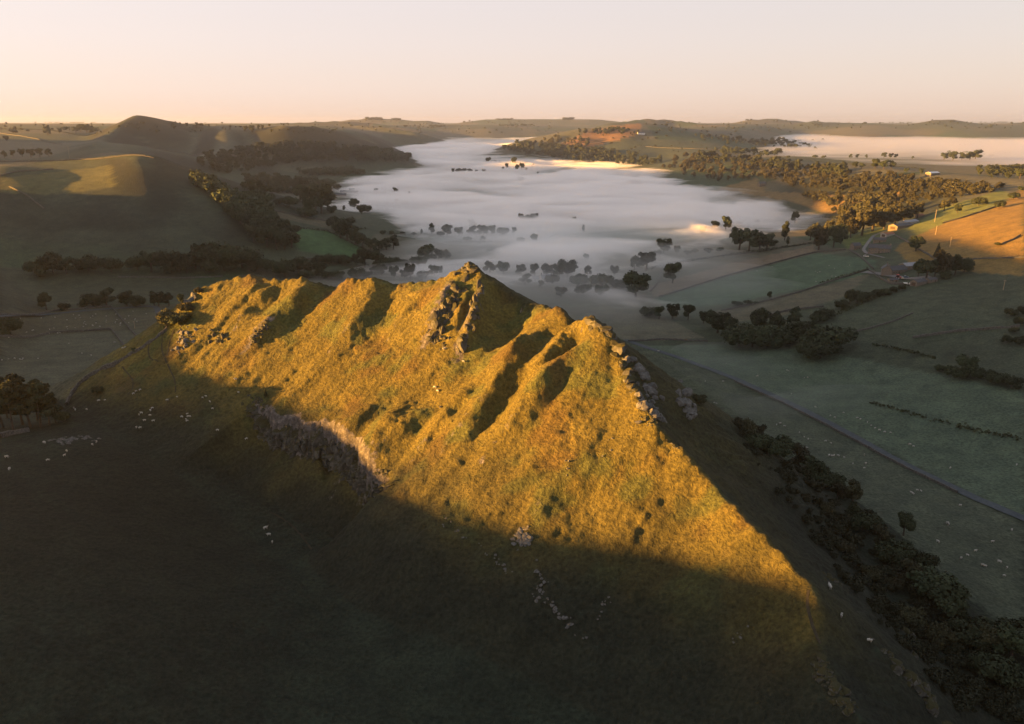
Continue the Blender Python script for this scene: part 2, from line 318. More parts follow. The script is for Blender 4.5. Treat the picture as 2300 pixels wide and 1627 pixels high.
def axis(parts):
    out = []
    for a, b, s in parts: out.append(np.arange(a, b - s * 0.25, s))
    return np.concatenate(out + [[parts[-1][1]]])
def geo(a, b, s0, n):
    """n steps growing geometrically from a to b (b may be below a), first step s0"""
    tot = abs(b - a); lo, hi = 1.0001, 2.0
    for _ in range(80):
        q = (lo + hi) / 2
        if s0 * (q ** n - 1) / (q - 1) > tot: hi = q
        else: lo = q
    s = s0 * (q ** np.arange(1, n + 1) - 1) / (q - 1)
    return a + np.sign(b - a) * s
FINE = 0.7
gx = np.concatenate([geo(-1300, -16000, 14, 55)[::-1], np.arange(-1300, -700, 10.0), np.arange(-700, -205, 5.0), np.arange(-205, 135, FINE), np.arange(135, 460, 4.0), np.arange(460, 1000, 8.0), geo(1000, 16000, 10, 70)])
gy = np.concatenate([geo(90, -3000, 1.2, 45)[::-1], np.arange(90, 375, FINE), geo(375, 700, 1.5, 100), np.arange(705, 1300, 6.0), geo(1300, 14500, 9, 190)])
GX, GY = np.meshgrid(gx, gy)
H, ROCK, LIT_GOLD = height(GX, GY)

def hz(x, y):
    """ground height, bilinear on the terrain grid"""
    x = np.asarray(x, float); y = np.asarray(y, float)
    i = np.clip(np.searchsorted(gx, x) - 1, 0, len(gx) - 2); j = np.clip(np.searchsorted(gy, y) - 1, 0, len(gy) - 2)
    u = np.clip((x - gx[i]) / (gx[i + 1] - gx[i]), 0, 1); v = np.clip((y - gy[j]) / (gy[j + 1] - gy[j]), 0, 1)
    return (H[j, i] * (1 - u) + H[j, i + 1] * u) * (1 - v) + (H[j + 1, i] * (1 - u) + H[j + 1, i + 1] * u) * v
_TS = np.concatenate([np.arange(60, 500, 0.6), np.geomspace(500, 14000, 3500)])
def ground(px, py):
    """the point of the land that lies in that direction of view"""
    d = ray(px, py); X = d[0] / d[1] * _TS; Z = CAMZ + d[2] / d[1] * _TS
    below = np.nonzero(Z < hz(X, _TS))[0]
    k = below[0] if len(below) else len(_TS) - 1
    return Vector((X[k], _TS[k], float(hz(X[k], _TS[k]))))

# ------------------------------------------------------------------ material helpers
def new_mat(name):
    m = bpy.data.materials.new(name); m.use_nodes = True; m.node_tree.nodes.clear()
    n, l = m.node_tree.nodes, m.node_tree.links
    out = n.new('ShaderNodeOutputMaterial'); b = n.new('ShaderNodeBsdfPrincipled'); l.new(b.outputs[0], out.inputs['Surface'])
    b.inputs['Roughness'].default_value = 0.9
    try: b.inputs['Specular IOR Level'].default_value = 0.15
    except Exception: pass
    return m, n, l, b
def noise_node(n, l, scale, detail=4, rough=0.55, coord=None, vec_scale=None):
    t = n.new('ShaderNodeTexNoise'); t.inputs['Scale'].default_value = scale; t.inputs['Detail'].default_value = detail; t.inputs['Roughness'].default_value = rough
    if coord is not None: l.new(coord, t.inputs['Vector'])
    return t
def ramp(n, l, src, stops):
    r = n.new('ShaderNodeValToRGB'); e = r.color_ramp.elements
    while len(e) < len(stops): e.new(0.5)
    for k, (p, c) in enumerate(stops): e[k].position = p; e[k].color = (*c, 1)
    l.new(src, r.inputs[0]); return r
def mixc(n, l, a, b, fac, blend='MIX'):
    m = n.new('ShaderNodeMix'); m.data_type = 'RGBA'; m.blend_type = blend
    for sock, v in ((m.inputs[0], fac), (m.inputs[6], a), (m.inputs[7], b)):
        if isinstance(v, (int, float)): sock.default_value = v
        elif isinstance(v, tuple): sock.default_value = (*v, 1)
        else: l.new(v, sock)
    return m.outputs[2]

# ------------------------------------------------------------------ the land as one sheet
def mesh_np(name, V, F, mat=None, smooth=True):
    me = bpy.data.meshes.new(name)
    V = np.asarray(V, np.float32); F = np.asarray(F, np.int32); n, k = F.shape
    me.vertices.add(len(V)); me.vertices.foreach_set('co', V.ravel())
    me.loops.add(n * k); me.loops.foreach_set('vertex_index', F.ravel())
    me.polygons.add(n); me.polygons.foreach_set('loop_start', np.arange(0, n * k, k, dtype=np.int32))
    me.polygons.foreach_set('use_smooth', np.full(n, smooth))
    me.update(calc_edges=True)
    if mat: me.materials.append(mat)
    return me
def link(name, me, parent=None, loc=None, **props):
    o = bpy.data.objects.new(name, me); COL.objects.link(o)
    if parent is not None: o.parent = parent
    if loc is not None: o.location = loc
    for k, v in props.items():
        if v: o[k] = v
    return o
def grid_faces(nx, ny):
    i = np.arange(nx * ny).reshape(ny, nx)
    return np.stack([i[:-1, :-1].ravel(), i[:-1, 1:].ravel(), i[1:, 1:].ravel(), i[1:, :-1].ravel()], 1)

def project(x, y, z):
    f = y * CP - (z - CAMZ) * SP; u = y * SP + (z - CAMZ) * CP; f = np.where(f > 1, f, 1e9)
    return 1150 + FPX * x / f, 813.5 - FPX * u / f
def in_poly(u, v, poly):
    inside = np.zeros(u.shape, bool); n = len(poly)
    for k in range(n):
        (xa, ya), (xb, yb) = poly[k], poly[(k + 1) % n]
        if ya == yb: continue
        inside ^= ((ya > v) != (yb > v)) & (u < (xb - xa) * (v - ya) / (yb - ya) + xa)
    return inside
# fields and pastures that read as one colour: outline, nearest and farthest distance, albedo, weight
LAND_USE = [([(655,512),(740,520),(818,562),(800,582),(700,582),(668,560)], 800, 1300, (0.040, 0.082, 0.036), 1.0),
    ([(560,465),(640,478),(742,500),(735,517),(660,511),(560,490)], 900, 1600, (0.080, 0.072, 0.050), 0.9),
    ([(1455,645),(1640,592),(1825,552),(1835,566),(1640,616),(1470,668)], 500, 900, (0.105, 0.085, 0.062), 0.9),
    ([(1470,670),(1835,568),(1970,585),(1960,612),(1850,640),(1640,682),(1500,695)], 500, 900, (0.044, 0.076, 0.050), 0.9),
    ([(1240,690),(1400,676),(1470,700),(1585,760),(1420,768),(1330,745)], 380, 800, (0.080, 0.080, 0.060), 0.9),
    ([(1600,700),(1780,662),(1960,612),(1900,665),(1720,720),(1600,725)], 400, 800, (0.075, 0.070, 0.050), 0.8),
    ([(1430,778),(1700,770),(1900,800),(2300,880),(2300,1160),(2150,1095),(1850,940),(1650,850)], 230, 560, (0.056, 0.080, 0.058), 0.9),
    ([(1480,800),(1850,950),(2300,1180),(2300,1460),(2000,1180),(1750,1000)], 150, 520, (0.048, 0.060, 0.044), 0.9),
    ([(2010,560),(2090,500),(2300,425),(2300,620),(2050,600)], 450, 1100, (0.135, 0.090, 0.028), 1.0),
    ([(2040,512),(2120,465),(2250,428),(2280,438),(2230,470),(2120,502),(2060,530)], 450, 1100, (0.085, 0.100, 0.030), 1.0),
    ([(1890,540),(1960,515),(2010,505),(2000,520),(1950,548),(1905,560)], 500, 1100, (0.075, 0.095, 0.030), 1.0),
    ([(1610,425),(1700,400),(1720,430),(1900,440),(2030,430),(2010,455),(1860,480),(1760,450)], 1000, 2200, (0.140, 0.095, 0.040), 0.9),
    ([(1260,325),(1330,292),(1440,276),(1440,300),(1400,312),(1330,330)], 2200, 3400, (0.170, 0.095, 0.045), 0.9),
    ([(0,400),(250,372),(260,420),(100,440),(0,430)], 800, 1050, (0.075, 0.075, 0.032), 0.8),
    ([(0,700),(440,680),(400,735),(0,760)], 350, 800, (0.052, 0.050, 0.032), 0.8),
    ([(0,760),(400,735),(370,780),(260,818),(150,900),(0,860)], 250, 700, (0.060, 0.064, 0.046), 0.8),
    ([(0,600),(440,620),(440,675),(0,700)], 400, 900, (0.042, 0.046, 0.032), 0.8)]
def build_land():
    ny, nx = H.shape
    gyd, gxd = np.gradient(H, gy, gx); slope = np.hypot(gxd, gyd)
    # albedo by kind of ground, with dimming put into foreground and ridge turf
    C = np.zeros((ny, nx, 3))
    grass = np.array((0.046, 0.060, 0.040)); pale = np.array((0.090, 0.088, 0.066)); olive = np.array((0.018, 0.022, 0.016)); golden = np.array((0.096, 0.080, 0.022)); brack = np.array((0.070, 0.045, 0.018))
    n1 = fbm(GX / 60, GY / 60, 4, 80)[..., None]; n2 = fbm(GX / 13, GY / 13, 3, 83)[..., None]
    C[:] = grass * (1 + 0.25 * n1) * (1 + 0.2 * n2)
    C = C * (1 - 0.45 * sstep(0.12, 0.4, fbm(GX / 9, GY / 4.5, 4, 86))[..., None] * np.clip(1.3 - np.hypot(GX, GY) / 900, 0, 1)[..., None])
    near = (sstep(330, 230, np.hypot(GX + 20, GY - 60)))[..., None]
    C = C + (np.array((0.014, 0.021, 0.016)) * (1 + 0.4 * n2 + 0.25 * n1) - C) * near * 0.85  # foreground dimming put into the turf colour
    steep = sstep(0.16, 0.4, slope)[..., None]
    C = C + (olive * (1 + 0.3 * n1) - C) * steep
    # patchwork of enclosed fields on the gentler land
    cs = 1.0
    R_ = np.hypot(GX, GY)
    scale = np.where(R_ < 1500, 130.0, 190.0)
    ux, uy = GX / scale * 1.0 + 0.35 * n1[..., 0] * 0.3, GY / scale * 0.7
    ci, cj = np.floor(ux + 0.35 * np.sin(np.floor(uy) * 2.1)).astype(int), np.floor(uy).astype(int)
    hsh = ((ci * 73856093) ^ (cj * 19349663)) & 1023; hv = (hsh / 1023.0)[..., None]
    fieldc = np.where(hv < 0.45, grass, np.where(hv < 0.75, pale, np.where(hv < 0.9, np.array((0.036, 0.062, 0.032)), np.array((0.10, 0.085, 0.055)))))
    wgt = (sstep(420, 700, GY) * sstep(0.35, 0.15, slope))[..., None] * 0.8
    C = C + (fieldc * (1 + 0.2 * n2) - C) * wgt
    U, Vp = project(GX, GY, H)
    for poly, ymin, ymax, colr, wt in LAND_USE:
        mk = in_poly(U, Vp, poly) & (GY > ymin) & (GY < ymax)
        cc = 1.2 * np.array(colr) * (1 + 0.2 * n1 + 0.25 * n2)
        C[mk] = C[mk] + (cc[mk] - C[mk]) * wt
    g = LIT_GOLD[..., None]
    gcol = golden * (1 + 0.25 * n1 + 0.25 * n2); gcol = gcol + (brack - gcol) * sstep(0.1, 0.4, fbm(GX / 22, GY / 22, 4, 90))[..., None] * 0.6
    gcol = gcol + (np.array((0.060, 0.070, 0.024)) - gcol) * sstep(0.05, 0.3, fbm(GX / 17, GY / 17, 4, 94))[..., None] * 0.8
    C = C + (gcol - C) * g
    rk = np.maximum(ROCK, sstep(1.7, 2.6, slope) * LIT_GOLD)
    m, n, l, b = new_mat('land')
    at = n.new('ShaderNodeVertexColor'); at.layer_name = 'albedo'
    ar = n.new('ShaderNodeAttribute'); ar.attribute_name = 'rock'
    tc = n.new('ShaderNodeTexCoord')
    fine = noise_node(n, l, 0.9, 5, 0.65, tc.outputs['Object']); mid = noise_node(n, l, 0.12, 5, 0.6, tc.outputs['Object'])
    f1 = ramp(n, l, fine.outputs[0], [(0.28, (0.42, 0.44, 0.42)), (0.72, (1.6, 1.56, 1.45))])
    f2 = ramp(n, l, mid.outputs[0], [(0.3, (0.72, 0.76, 0.8)), (0.7, (1.25, 1.22, 1.15))])
    c1 = mixc(n, l, at.outputs[0], f1.outputs[0], 1.0, 'MULTIPLY'); c2 = mixc(n, l, c1, f2.outputs[0], 1.0, 'MULTIPLY')
    # bare limestone where the ground is broken
    rn = noise_node(n, l, 0.55, 6, 0.7, tc.outputs['Object'])
    rc = ramp(n, l, rn.outputs[0], [(0.3, (0.045, 0.040, 0.036)), (0.5, (0.10, 0.092, 0.086)), (0.72, (0.22, 0.20, 0.19))])
    mth = n.new('ShaderNodeMath'); mth.operation = 'ADD'; l.new(ar.outputs['Fac'], mth.inputs[0])
    rn2 = noise_node(n, l, 0.35, 5, 0.7, tc.outputs['Object']); l.new(rn2.outputs[0], mth.inputs[1])
    rf = ramp(n, l, mth.outputs[0], [(0.88, (0, 0, 0)), (1.08, (1, 1, 1))])
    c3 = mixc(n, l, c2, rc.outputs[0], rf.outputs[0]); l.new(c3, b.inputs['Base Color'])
    bump = n.new('ShaderNodeBump'); bump.inputs['Strength'].default_value = 1.0; bump.inputs['Distance'].default_value = 1.3
    l.new(fine.outputs[0], bump.inputs['Height']); l.new(bump.outputs[0], b.inputs['Normal'])
    me = mesh_np('land', np.stack([GX, GY, H], -1).reshape(-1, 3), grid_faces(nx, ny), m)
    a = me.color_attributes.new('albedo', 'FLOAT_COLOR', 'POINT')
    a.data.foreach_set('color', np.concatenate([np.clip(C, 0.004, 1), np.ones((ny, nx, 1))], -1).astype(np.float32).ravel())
    a = me.attributes.new('rock', 'FLOAT', 'POINT'); a.data.foreach_set('value', rk.astype(np.float32).ravel())
    link('terrain', me, kind='structure')
build_land()

# ------------------------------------------------------------------ materials of the things
def simple_mat(name, c1, c2, scale=2.0, rough=0.9, bump=0.0, obj_var=0.0, coord='Object'):
    m, n, l, b = new_mat(name); tc = n.new('ShaderNodeTexCoord')
    t = noise_node(n, l, scale, 4, 0.6, tc.outputs[coord]); r = ramp(n, l, t.outputs[0], [(0.32, c1), (0.68, c2)]); src = r.outputs[0]
    if obj_var:
        oi = n.new('ShaderNodeObjectInfo'); hs = n.new('ShaderNodeHueSaturation'); mr = n.new('ShaderNodeMapRange')
        mr.inputs['To Min'].default_value = 1 - obj_var; mr.inputs['To Max'].default_value = 1 + obj_var
        l.new(oi.outputs['Random'], mr.inputs[0]); l.new(mr.outputs[0], hs.inputs['Value'])
        mr2 = n.new('ShaderNodeMapRange'); mr2.inputs['To Min'].default_value = 0.5 - 0.05 * obj_var; mr2.inputs['To Max'].default_value = 0.5 + 0.03 * obj_var
        l.new(oi.outputs['Random'], mr2.inputs[0]); l.new(mr2.outputs[0], hs.inputs['Hue']); l.new(src, hs.inputs['Color']); src = hs.outputs[0]
    l.new(src, b.inputs['Base Color']); b.inputs['Roughness'].default_value = rough
    if bump:
        bp = n.new('ShaderNodeBump'); bp.inputs['Strength'].default_value = 0.7; bp.inputs['Distance'].default_value = bump; l.new(t.outputs[0], bp.inputs['Height']); l.new(bp.outputs[0], b.inputs['Normal'])
    return m
def foliage_mat(name, dark, light, obj_var=0.3):
    m = simple_mat(name, dark, light, 3.0, 0.85, 0, obj_var)
    b = [x for x in m.node_tree.nodes if x.type == 'BSDF_PRINCIPLED'][0]
    return m
M = dict(
    leaf=foliage_mat('leaf', (0.018, 0.026, 0.014), (0.038, 0.048, 0.024)),
    leaf_brown=foliage_mat('leaf_autumn', (0.022, 0.025, 0.014), (0.044, 0.042, 0.021)),
    scrub=foliage_mat('scrub_leaf', (0.012, 0.015, 0.009), (0.026, 0.028, 0.015), 0.0),
    needle=foliage_mat('needle', (0.014, 0.020, 0.012), (0.030, 0.038, 0.018)),
    bark=simple_mat('bark', (0.035, 0.028, 0.022), (0.08, 0.065, 0.05), 6.0),
    hedge=foliage_mat('hedge_leaf', (0.020, 0.028, 0.014), (0.044, 0.050, 0.024), 0.2),
    drystone=simple_mat('dry_stone', (0.035, 0.035, 0.032), (0.12, 0.115, 0.105), 1.4, 0.95),
    stone=simple_mat('house_stone', (0.10, 0.085, 0.07), (0.19, 0.16, 0.13), 1.6, 0.95, 0.03),
    slate=simple_mat('slate', (0.045, 0.048, 0.055), (0.085, 0.088, 0.095), 2.0, 0.7),
    glass=simple_mat('window_glass', (0.015, 0.018, 0.022), (0.03, 0.035, 0.04), 1.0, 0.15),
    timber=simple_mat('painted_timber', (0.25, 0.23, 0.20), (0.38, 0.35, 0.31), 3.0),
    doorm=simple_mat('door_timber', (0.05, 0.035, 0.025), (0.09, 0.06, 0.04), 3.0),
    sheet=simple_mat('roof_sheet', (0.16, 0.17, 0.19), (0.26, 0.27, 0.29), 0.8, 0.6),
    rust=simple_mat('rusty_sheet', (0.16, 0.065, 0.04), (0.28, 0.13, 0.08), 1.2, 0.8),
    white=simple_mat('white_paint', (0.55, 0.53, 0.50), (0.75, 0.73, 0.70), 1.5, 0.5),
    red=simple_mat('red_paint', (0.35, 0.025, 0.02), (0.5, 0.04, 0.03), 2.0, 0.4),
    blue=simple_mat('blue_paint', (0.10, 0.16, 0.22), (0.16, 0.24, 0.32), 2.0, 0.3),
    rubber=simple_mat('rubber', (0.012, 0.012, 0.012), (0.025, 0.025, 0.025), 4.0),
    concrete=simple_mat('concrete', (0.10, 0.10, 0.10), (0.18, 0.18, 0.175), 0.5),
    asphalt=simple_mat('asphalt', (0.036, 0.045, 0.052), (0.060, 0.072, 0.080), 0.6),
    pole=simple_mat('pole_timber', (0.22, 0.17, 0.12), (0.36, 0.29, 0.21), 4.0),
    track=simple_mat('trodden_earth', (0.026, 0.023, 0.016), (0.046, 0.040, 0.026), 1.0),
)
def rock_mat():
    m, n, l, b = new_mat('limestone'); tc = n.new('ShaderNodeTexCoord'); ge = n.new('ShaderNodeNewGeometry')
    t = noise_node(n, l, 0.7, 7, 0.7, tc.outputs['Object']); r = ramp(n, l, t.outputs[0], [(0.3, (0.028, 0.028, 0.024)), (0.5, (0.060, 0.060, 0.052)), (0.74, (0.135, 0.132, 0.118))])
    sp = n.new('ShaderNodeSeparateXYZ'); l.new(ge.outputs['Normal'], sp.inputs[0])
    t2 = noise_node(n, l, 0.5, 4, 0.6, tc.outputs['Object']); ad = n.new('ShaderNodeMath'); ad.operation = 'ADD'; l.new(sp.outputs[2], ad.inputs[0]); l.new(t2.outputs[0], ad.inputs[1])
    gf = ramp(n, l, ad.outputs[0], [(0.98, (0, 0, 0)), (1.2, (1, 1, 1))])       # turf caught on the ledges
    l.new(mixc(n, l, r.outputs[0], (0.034, 0.033, 0.015), gf.outputs[0]), b.inputs['Base Color'])
    bp = n.new('ShaderNodeBump'); bp.inputs['Strength'].default_value = 0.8; bp.inputs['Distance'].default_value = 0.35; l.new(t.outputs[0], bp.inputs['Height']); l.new(bp.outputs[0], b.inputs['Normal'])
    return m
M['rock'] = rock_mat()
M['rock_pale'] = simple_mat('pale_limestone', (0.045, 0.045, 0.042), (0.14, 0.138, 0.13), 1.3, 0.95, 0.15)
def wool_mat():
    m, n, l, b = new_mat('wool'); tc = n.new('ShaderNodeTexCoord'); sp = n.new('ShaderNodeSeparateXYZ'); l.new(tc.outputs['Object'], sp.inputs[0])
    r = ramp(n, l, sp.outputs[0], [(0.52, (0.37, 0.36, 0.32)), (0.56, (0.10, 0.09, 0.08))])
    t = noise_node(n, l, 6, 3, 0.6, tc.outputs['Object']); r2 = ramp(n, l, t.outputs[0], [(0.3, (0.75, 0.75, 0.75)), (0.7, (1.1, 1.1, 1.1))])
    l.new(mixc(n, l, r.outputs[0], r2.outputs[0], 1.0, 'MULTIPLY'), b.inputs['Base Color']); return m
M['wool'] = wool_mat()

# ------------------------------------------------------------------ small mesh builder
class MB:
    def __init__(self): self.v, self.f = [], []
    def add(self, V, F):
        o = len(self.v); self.v += [tuple(p) for p in V]; self.f += [tuple(i + o for i in q) for q in F]; return self
    def box(self, x0, x1, y0, y1, z0, z1, rot=0.0, org=(0, 0)):
        P = [(x, y, z) for z in (z0, z1) for y in (y0, y1) for x in (x0, x1)]
        if rot:
            c, sn = math.cos(rot), math.sin(rot); P = [(org[0] + (p[0] - org[0]) * c - (p[1] - org[1]) * sn, org[1] + (p[0] - org[0]) * sn + (p[1] - org[1]) * c, p[2]) for p in P]
        return self.add(P, [(0, 2, 3, 1), (4, 5, 7, 6), (0, 1, 5, 4), (1, 3, 7, 5), (3, 2, 6, 7), (2, 0, 4, 6)])
    def tube(self, a, b, ra, rb, k=6):
        a, b = Vector(a), Vector(b); d = (b - a).normalized(); u = d.orthogonal().normalized(); w = d.cross(u)
        V = [a + (u * math.cos(t) + w * math.sin(t)) * ra for t in [2 * math.pi * i / k for i in range(k)]] + [b + (u * math.cos(t) + w * math.sin(t)) * rb for t in [2 * math.pi * i / k for i in range(k)]]
        F = [(i, (i + 1) % k, k + (i + 1) % k, k + i) for i in range(k)] + [tuple(range(k))[::-1], tuple(range(k, 2 * k))]
        return self.add(V, F)
    def mesh(self, name, mat, smooth=False):
        me = bpy.data.meshes.new(name); me.from_pydata(self.v, [], self.f); me.update(); me.materials.append(mat)
        if smooth: me.polygons.foreach_set('use_smooth', [True] * len(me.polygons))
        return me
def thing(name, loc, label, category, group=None, rz=0.0, scale=None):
    o = bpy.data.objects.new(name, None); COL.objects.link(o); o.location = loc; o.rotation_euler = (0, 0, rz); o.empty_display_size = 0.5
    if scale is not None: o.scale = (scale,) * 3 if isinstance(scale, (int, float)) else scale
    o['label'] = label; o['category'] = category
    if group: o['group'] = group
    return o
def single(name, me, loc, label, category, group=None, rz=0.0, scale=None, tilt=None):
    o = bpy.data.objects.new(name, me); COL.objects.link(o); o.location = loc; o.rotation_euler = (0, 0, rz)
    if tilt is not None: o.rotation_euler = tilt
    if scale is not None: o.scale = (scale,) * 3 if isinstance(scale, (int, float)) else scale
    o['label'] = label; o['category'] = category
    if group: o['group'] = group
    return o
def drape(pix, step=4.0, closed=False):
    """a line over the ground through the places seen at those pixels"""
    P = [ground(*p) for p in pix]
    out = []
    for a, b in zip(P[:-1], P[1:]):
        L = max((b.xy - a.xy).length, 1e-3); n = max(1, int(L / step))
        for i in range(n):
            t = i / n; out.append((a.x + (b.x - a.x) * t, a.y + (b.y - a.y) * t))
    out.append((P[-1].x, P[-1].y)); return np.array(out)
def smooth_line(P, it=3):
    P = np.array(P)
    for _ in range(it): P[1:-1] = 0.25 * P[:-2] + 0.5 * P[1:-1] + 0.25 * P[2:]
    return P

# ------------------------------------------------------------------ roads
def ribbon(name, line, width, lift, mat, nw=4, **props):
    P = smooth_line(line, 12); T = np.gradient(P, axis=0); T /= np.linalg.norm(T, axis=1)[:, None] + 1e-9; N = np.stack([-T[:, 1], T[:, 0]], 1)
    V = []
    for k in range(nw + 1):
        q = P + N * width * (k / nw - 0.5); z = hz(q[:, 0], q[:, 1])
        V.append(np.column_stack([q, z + lift]))
    V = np.stack(V, 1)
    # a made road is level across
    V[..., 2] = np.maximum(V[..., 2].mean(1, keepdims=True), V[..., 2]) if lift > 0.2 else V[..., 2]
    return link(name, mesh_np(name, V.reshape(-1, 3), grid_faces(nw + 1, len(P)), mat), **props)
ribbon('road', drape([(1405,764),(1440,778),(1500,796),(1570,821),(1650,851),(1740,891),(1850,946),(1950,1000),(2050,1053),(2150,1102),(2230,1138),(2345,1188)], 3.0), 4.6, 0.25, M['asphalt'], kind='structure')
ribbon('road', drape([(0,714),(60,709),(120,704),(250,694),(350,687),(425,682)], 3.0), 4.5, 0.25, M['asphalt'], kind='structure')
ribbon('path', drape([(2062,498),(2010,512),(1962,530),(1948,548),(1938,562),(1948,572),(1985,580)], 3.0), 3.4, 0.25, M['concrete'], kind='structure')
ribbon('path', drape([(1940,612),(1975,616),(2010,622),(2040,628),(2090,622)], 2.0), 9.0, 0.25, M['concrete'], kind='structure')
for L in ([(372,735),(364,755),(362,785),(370,805),(378,825),(390,845),(396,870),(394,885)], [(335,775),(331,800),(345,810),(362,812)], [(392,742),(380,770),(376,800)], [(275,825),(284,838),(292,845),(302,857),(296,880),(285,897)],
          [(1815,1330),(1808,1350),(1812,1380),(1822,1410),(1832,1430),(1842,1450)], [(1392,770),(1420,800),(1450,830),(1470,845)],
          [(1480,952),(1540,1012),(1600,1075),(1650,1132),(1700,1180),(1740,1225)], [(600,1148),(640,1170),(670,1195),(700,1235)]):
    ribbon('path', drape(L, 1.0), 0.55, 0.08, M['track'], 2, kind='structure')

# ------------------------------------------------------------------ dry stone walls
def stone_wall(pix, label, h=1.4, w=0.7, step=1.6, group=None):
    P = smooth_line(drape(pix, step), 4); T = np.gradient(P, axis=0); T /= np.linalg.norm(T, axis=1)[:, None] + 1e-9; N = np.stack([-T[:, 1], T[:, 0]], 1); n = len(P)
    hh = h * (0.85 + 0.3 * rng.random(n)) * np.where(rng.random(n) < 0.04, 0.4, 1.0)
    rows = []
    for side, zt in ((-0.5, 0), (-0.4, 1), (0.4, 1), (0.5, 0)):
        q = P + N * w * side + rng.normal(0, 0.05, (n, 2)); z = hz(q[:, 0], q[:, 1]); rows.append(np.column_stack([q, np.where(zt, z + hh, z - 0.4)]))
    V = np.stack(rows, 1).reshape(-1, 3)
    c = P.mean(0); org = np.array((c[0], c[1], float(hz(*c))))
    single('dry_stone_wall', mesh_np('dry_stone_wall', V - org, grid_faces(4, n), M['drystone'], False), tuple(org), label, 'wall', group)
stone_wall([(150,912),(162,885),(188,857),(222,833),(262,819)], 'dark dry stone wall curving round the foot of the ridge', 1.7, 1.0)
stone_wall([(262,819),(300,797),(340,770),(375,742)], 'low broken wall climbing from the curved wall to the ridge nose', 1.2)
stone_wall([(0,708),(120,699),(250,689),(440,678)], 'straight wall beside the road under the row of trees', 1.3)
stone_wall([(0,757),(120,747),(250,740),(390,729)], 'wall between the two sheep pastures left of the ridge', 1.4)
stone_wall([(1410,768),(1490,764),(1590,768)], 'wall joining the valley road to the dark tree belt', 1.3)
stone_wall([(2117,503),(2160,491),(2240,465)], 'wall along the lower edge of the bright green sunlit field', 1.6)
stone_wall([(2250,550),(2275,540),(2292,530)], 'short broken wall standing on the golden hillside', 1.6)
stone_wall([(0,397),(40,386),(120,381)], 'wall on the left plateau above the sunlit strip', 1.4)
stone_wall([(0,364),(185,359),(345,357)], 'long wall along the brow of the left plateau', 1.5)
stone_wall([(1480,668),(1640,618),(1830,568),(1900,562)], 'wall below the pale ploughed strip on the far meadow', 1.4)
stone_wall([(1480,595),(1600,578),(1700,568),(1820,548)], 'wall above the pale ploughed strip near the mist', 1.4)
stone_wall([(1620,700),(1780,662),(1870,632),(1950,606)], 'wall running down the meadow below the white sheep to the lane', 1.3)
stone_wall([(1650,858),(1740,898),(1850,953),(1950,1007),(2050,1060),(2150,1108)], 'low wall along the ridge side of the valley road', 1.0)
stone_wall([(1890,752),(1950,740),(2010,722),(2050,705)], 'grassed-over wall crossing the dark hillside above the tree belt', 1.0)
stone_wall([(2060,590),(2150,585),(2300,580)], 'faint wall crossing the hillside above the farm trees', 1.2)
stone_wall([(0,985),(30,975),(65,970)], 'tumbled pale stone wall beside the dark grove', 1.5, 1.6)
stone_wall([(265,624),(310,624),(420,626),(500,622)], 'thin pale wall at the foot of the left hill', 1.2)

for pix, lab in [([(1950,606),(2000,640),(2060,640)], 'wall round the lower edge of the farmhouse yard'), ([(1460,655),(1475,640),(1490,600)], 'short wall closing the left end of the ploughed strip'),
    ([(1905,562),(1940,585),(1962,606)], 'wall from the small barn down to the farmhouse lane'), ([(2010,530),(2060,560),(2110,590)], 'wall dropping across the slope above the farmhouse'),
    ([(1700,720),(1760,700),(1850,690)], 'broken wall on the pale meadow above the tree belt'), ([(2050,760),(2150,745),(2290,735)], 'wall across the dim hillside at the right edge'),
    ([(560,466),(640,479),(745,500)], 'wall above the striped brown field in the left valley'), ([(600,440),(680,446),(840,455)], 'wall across the left valley floor below the clump'),
    ([(660,584),(700,583),(800,583)], 'wall along the lower edge of the bright green field'), ([(20,420),(60,440),(100,470)], 'wall slanting down the face of the left hill'),
    ([(1230,330),(1300,322),(1400,316)], 'far wall on the slope of the sunlit hill'), ([(1450,330),(1560,335),(1640,340)], 'far wall on the shaded slope behind the wood'), ([(0,300),(80,312),(140,325)], 'far wall on the fields left of the pointed hill'),
    ([(330,330),(420,345),(500,352)], 'far wall low on the pointed hill')]:
    stone_wall(pix, lab, 1.5, 0.8, 3.0)

# ------------------------------------------------------------------ trees: prototypes of unit height
def leaf_cloud(lobes, n, size, seed, squash=1.0):
    """leaf-clump faces spread through the outer part of some ellipsoid lobes"""
    r = np.random.default_rng(seed); vol = np.array([l[3] ** 2 for l in lobes]); ks = r.choice(len(lobes), n, p=vol / vol.sum())
    L = np.array(lobes)[ks]; d = r.normal(size=(n, 3)); d /= np.linalg.norm(d, axis=1)[:, None]; d[:, 2] = np.where(d[:, 2] < -0.4, -d[:, 2] * 0.5, d[:, 2])
    rad = L[:, 3] * (0.62 + 0.42 * r.random(n)) ; c = L[:, :3] + d * rad[:, None] * np.array((1, 1, squash))
    a = r.normal(size=(n, 3)); a = a - 0.5 * d * (a * d).sum(1)[:, None]; a /= np.linalg.norm(a, axis=1)[:, None]
    b = np.cross(a, d + r.normal(scale=0.5, size=(n, 3))); b /= np.linalg.norm(b, axis=1)[:, None] + 1e-9
    sz = size * (0.6 + 0.8 * r.random(n))[:, None]
    V = np.stack([c - a * sz, c - b * sz * 0.8, c + a * sz, c + b * sz * 0.8], 1).reshape(-1, 3)
    return V, np.arange(4 * n).reshape(n, 4)
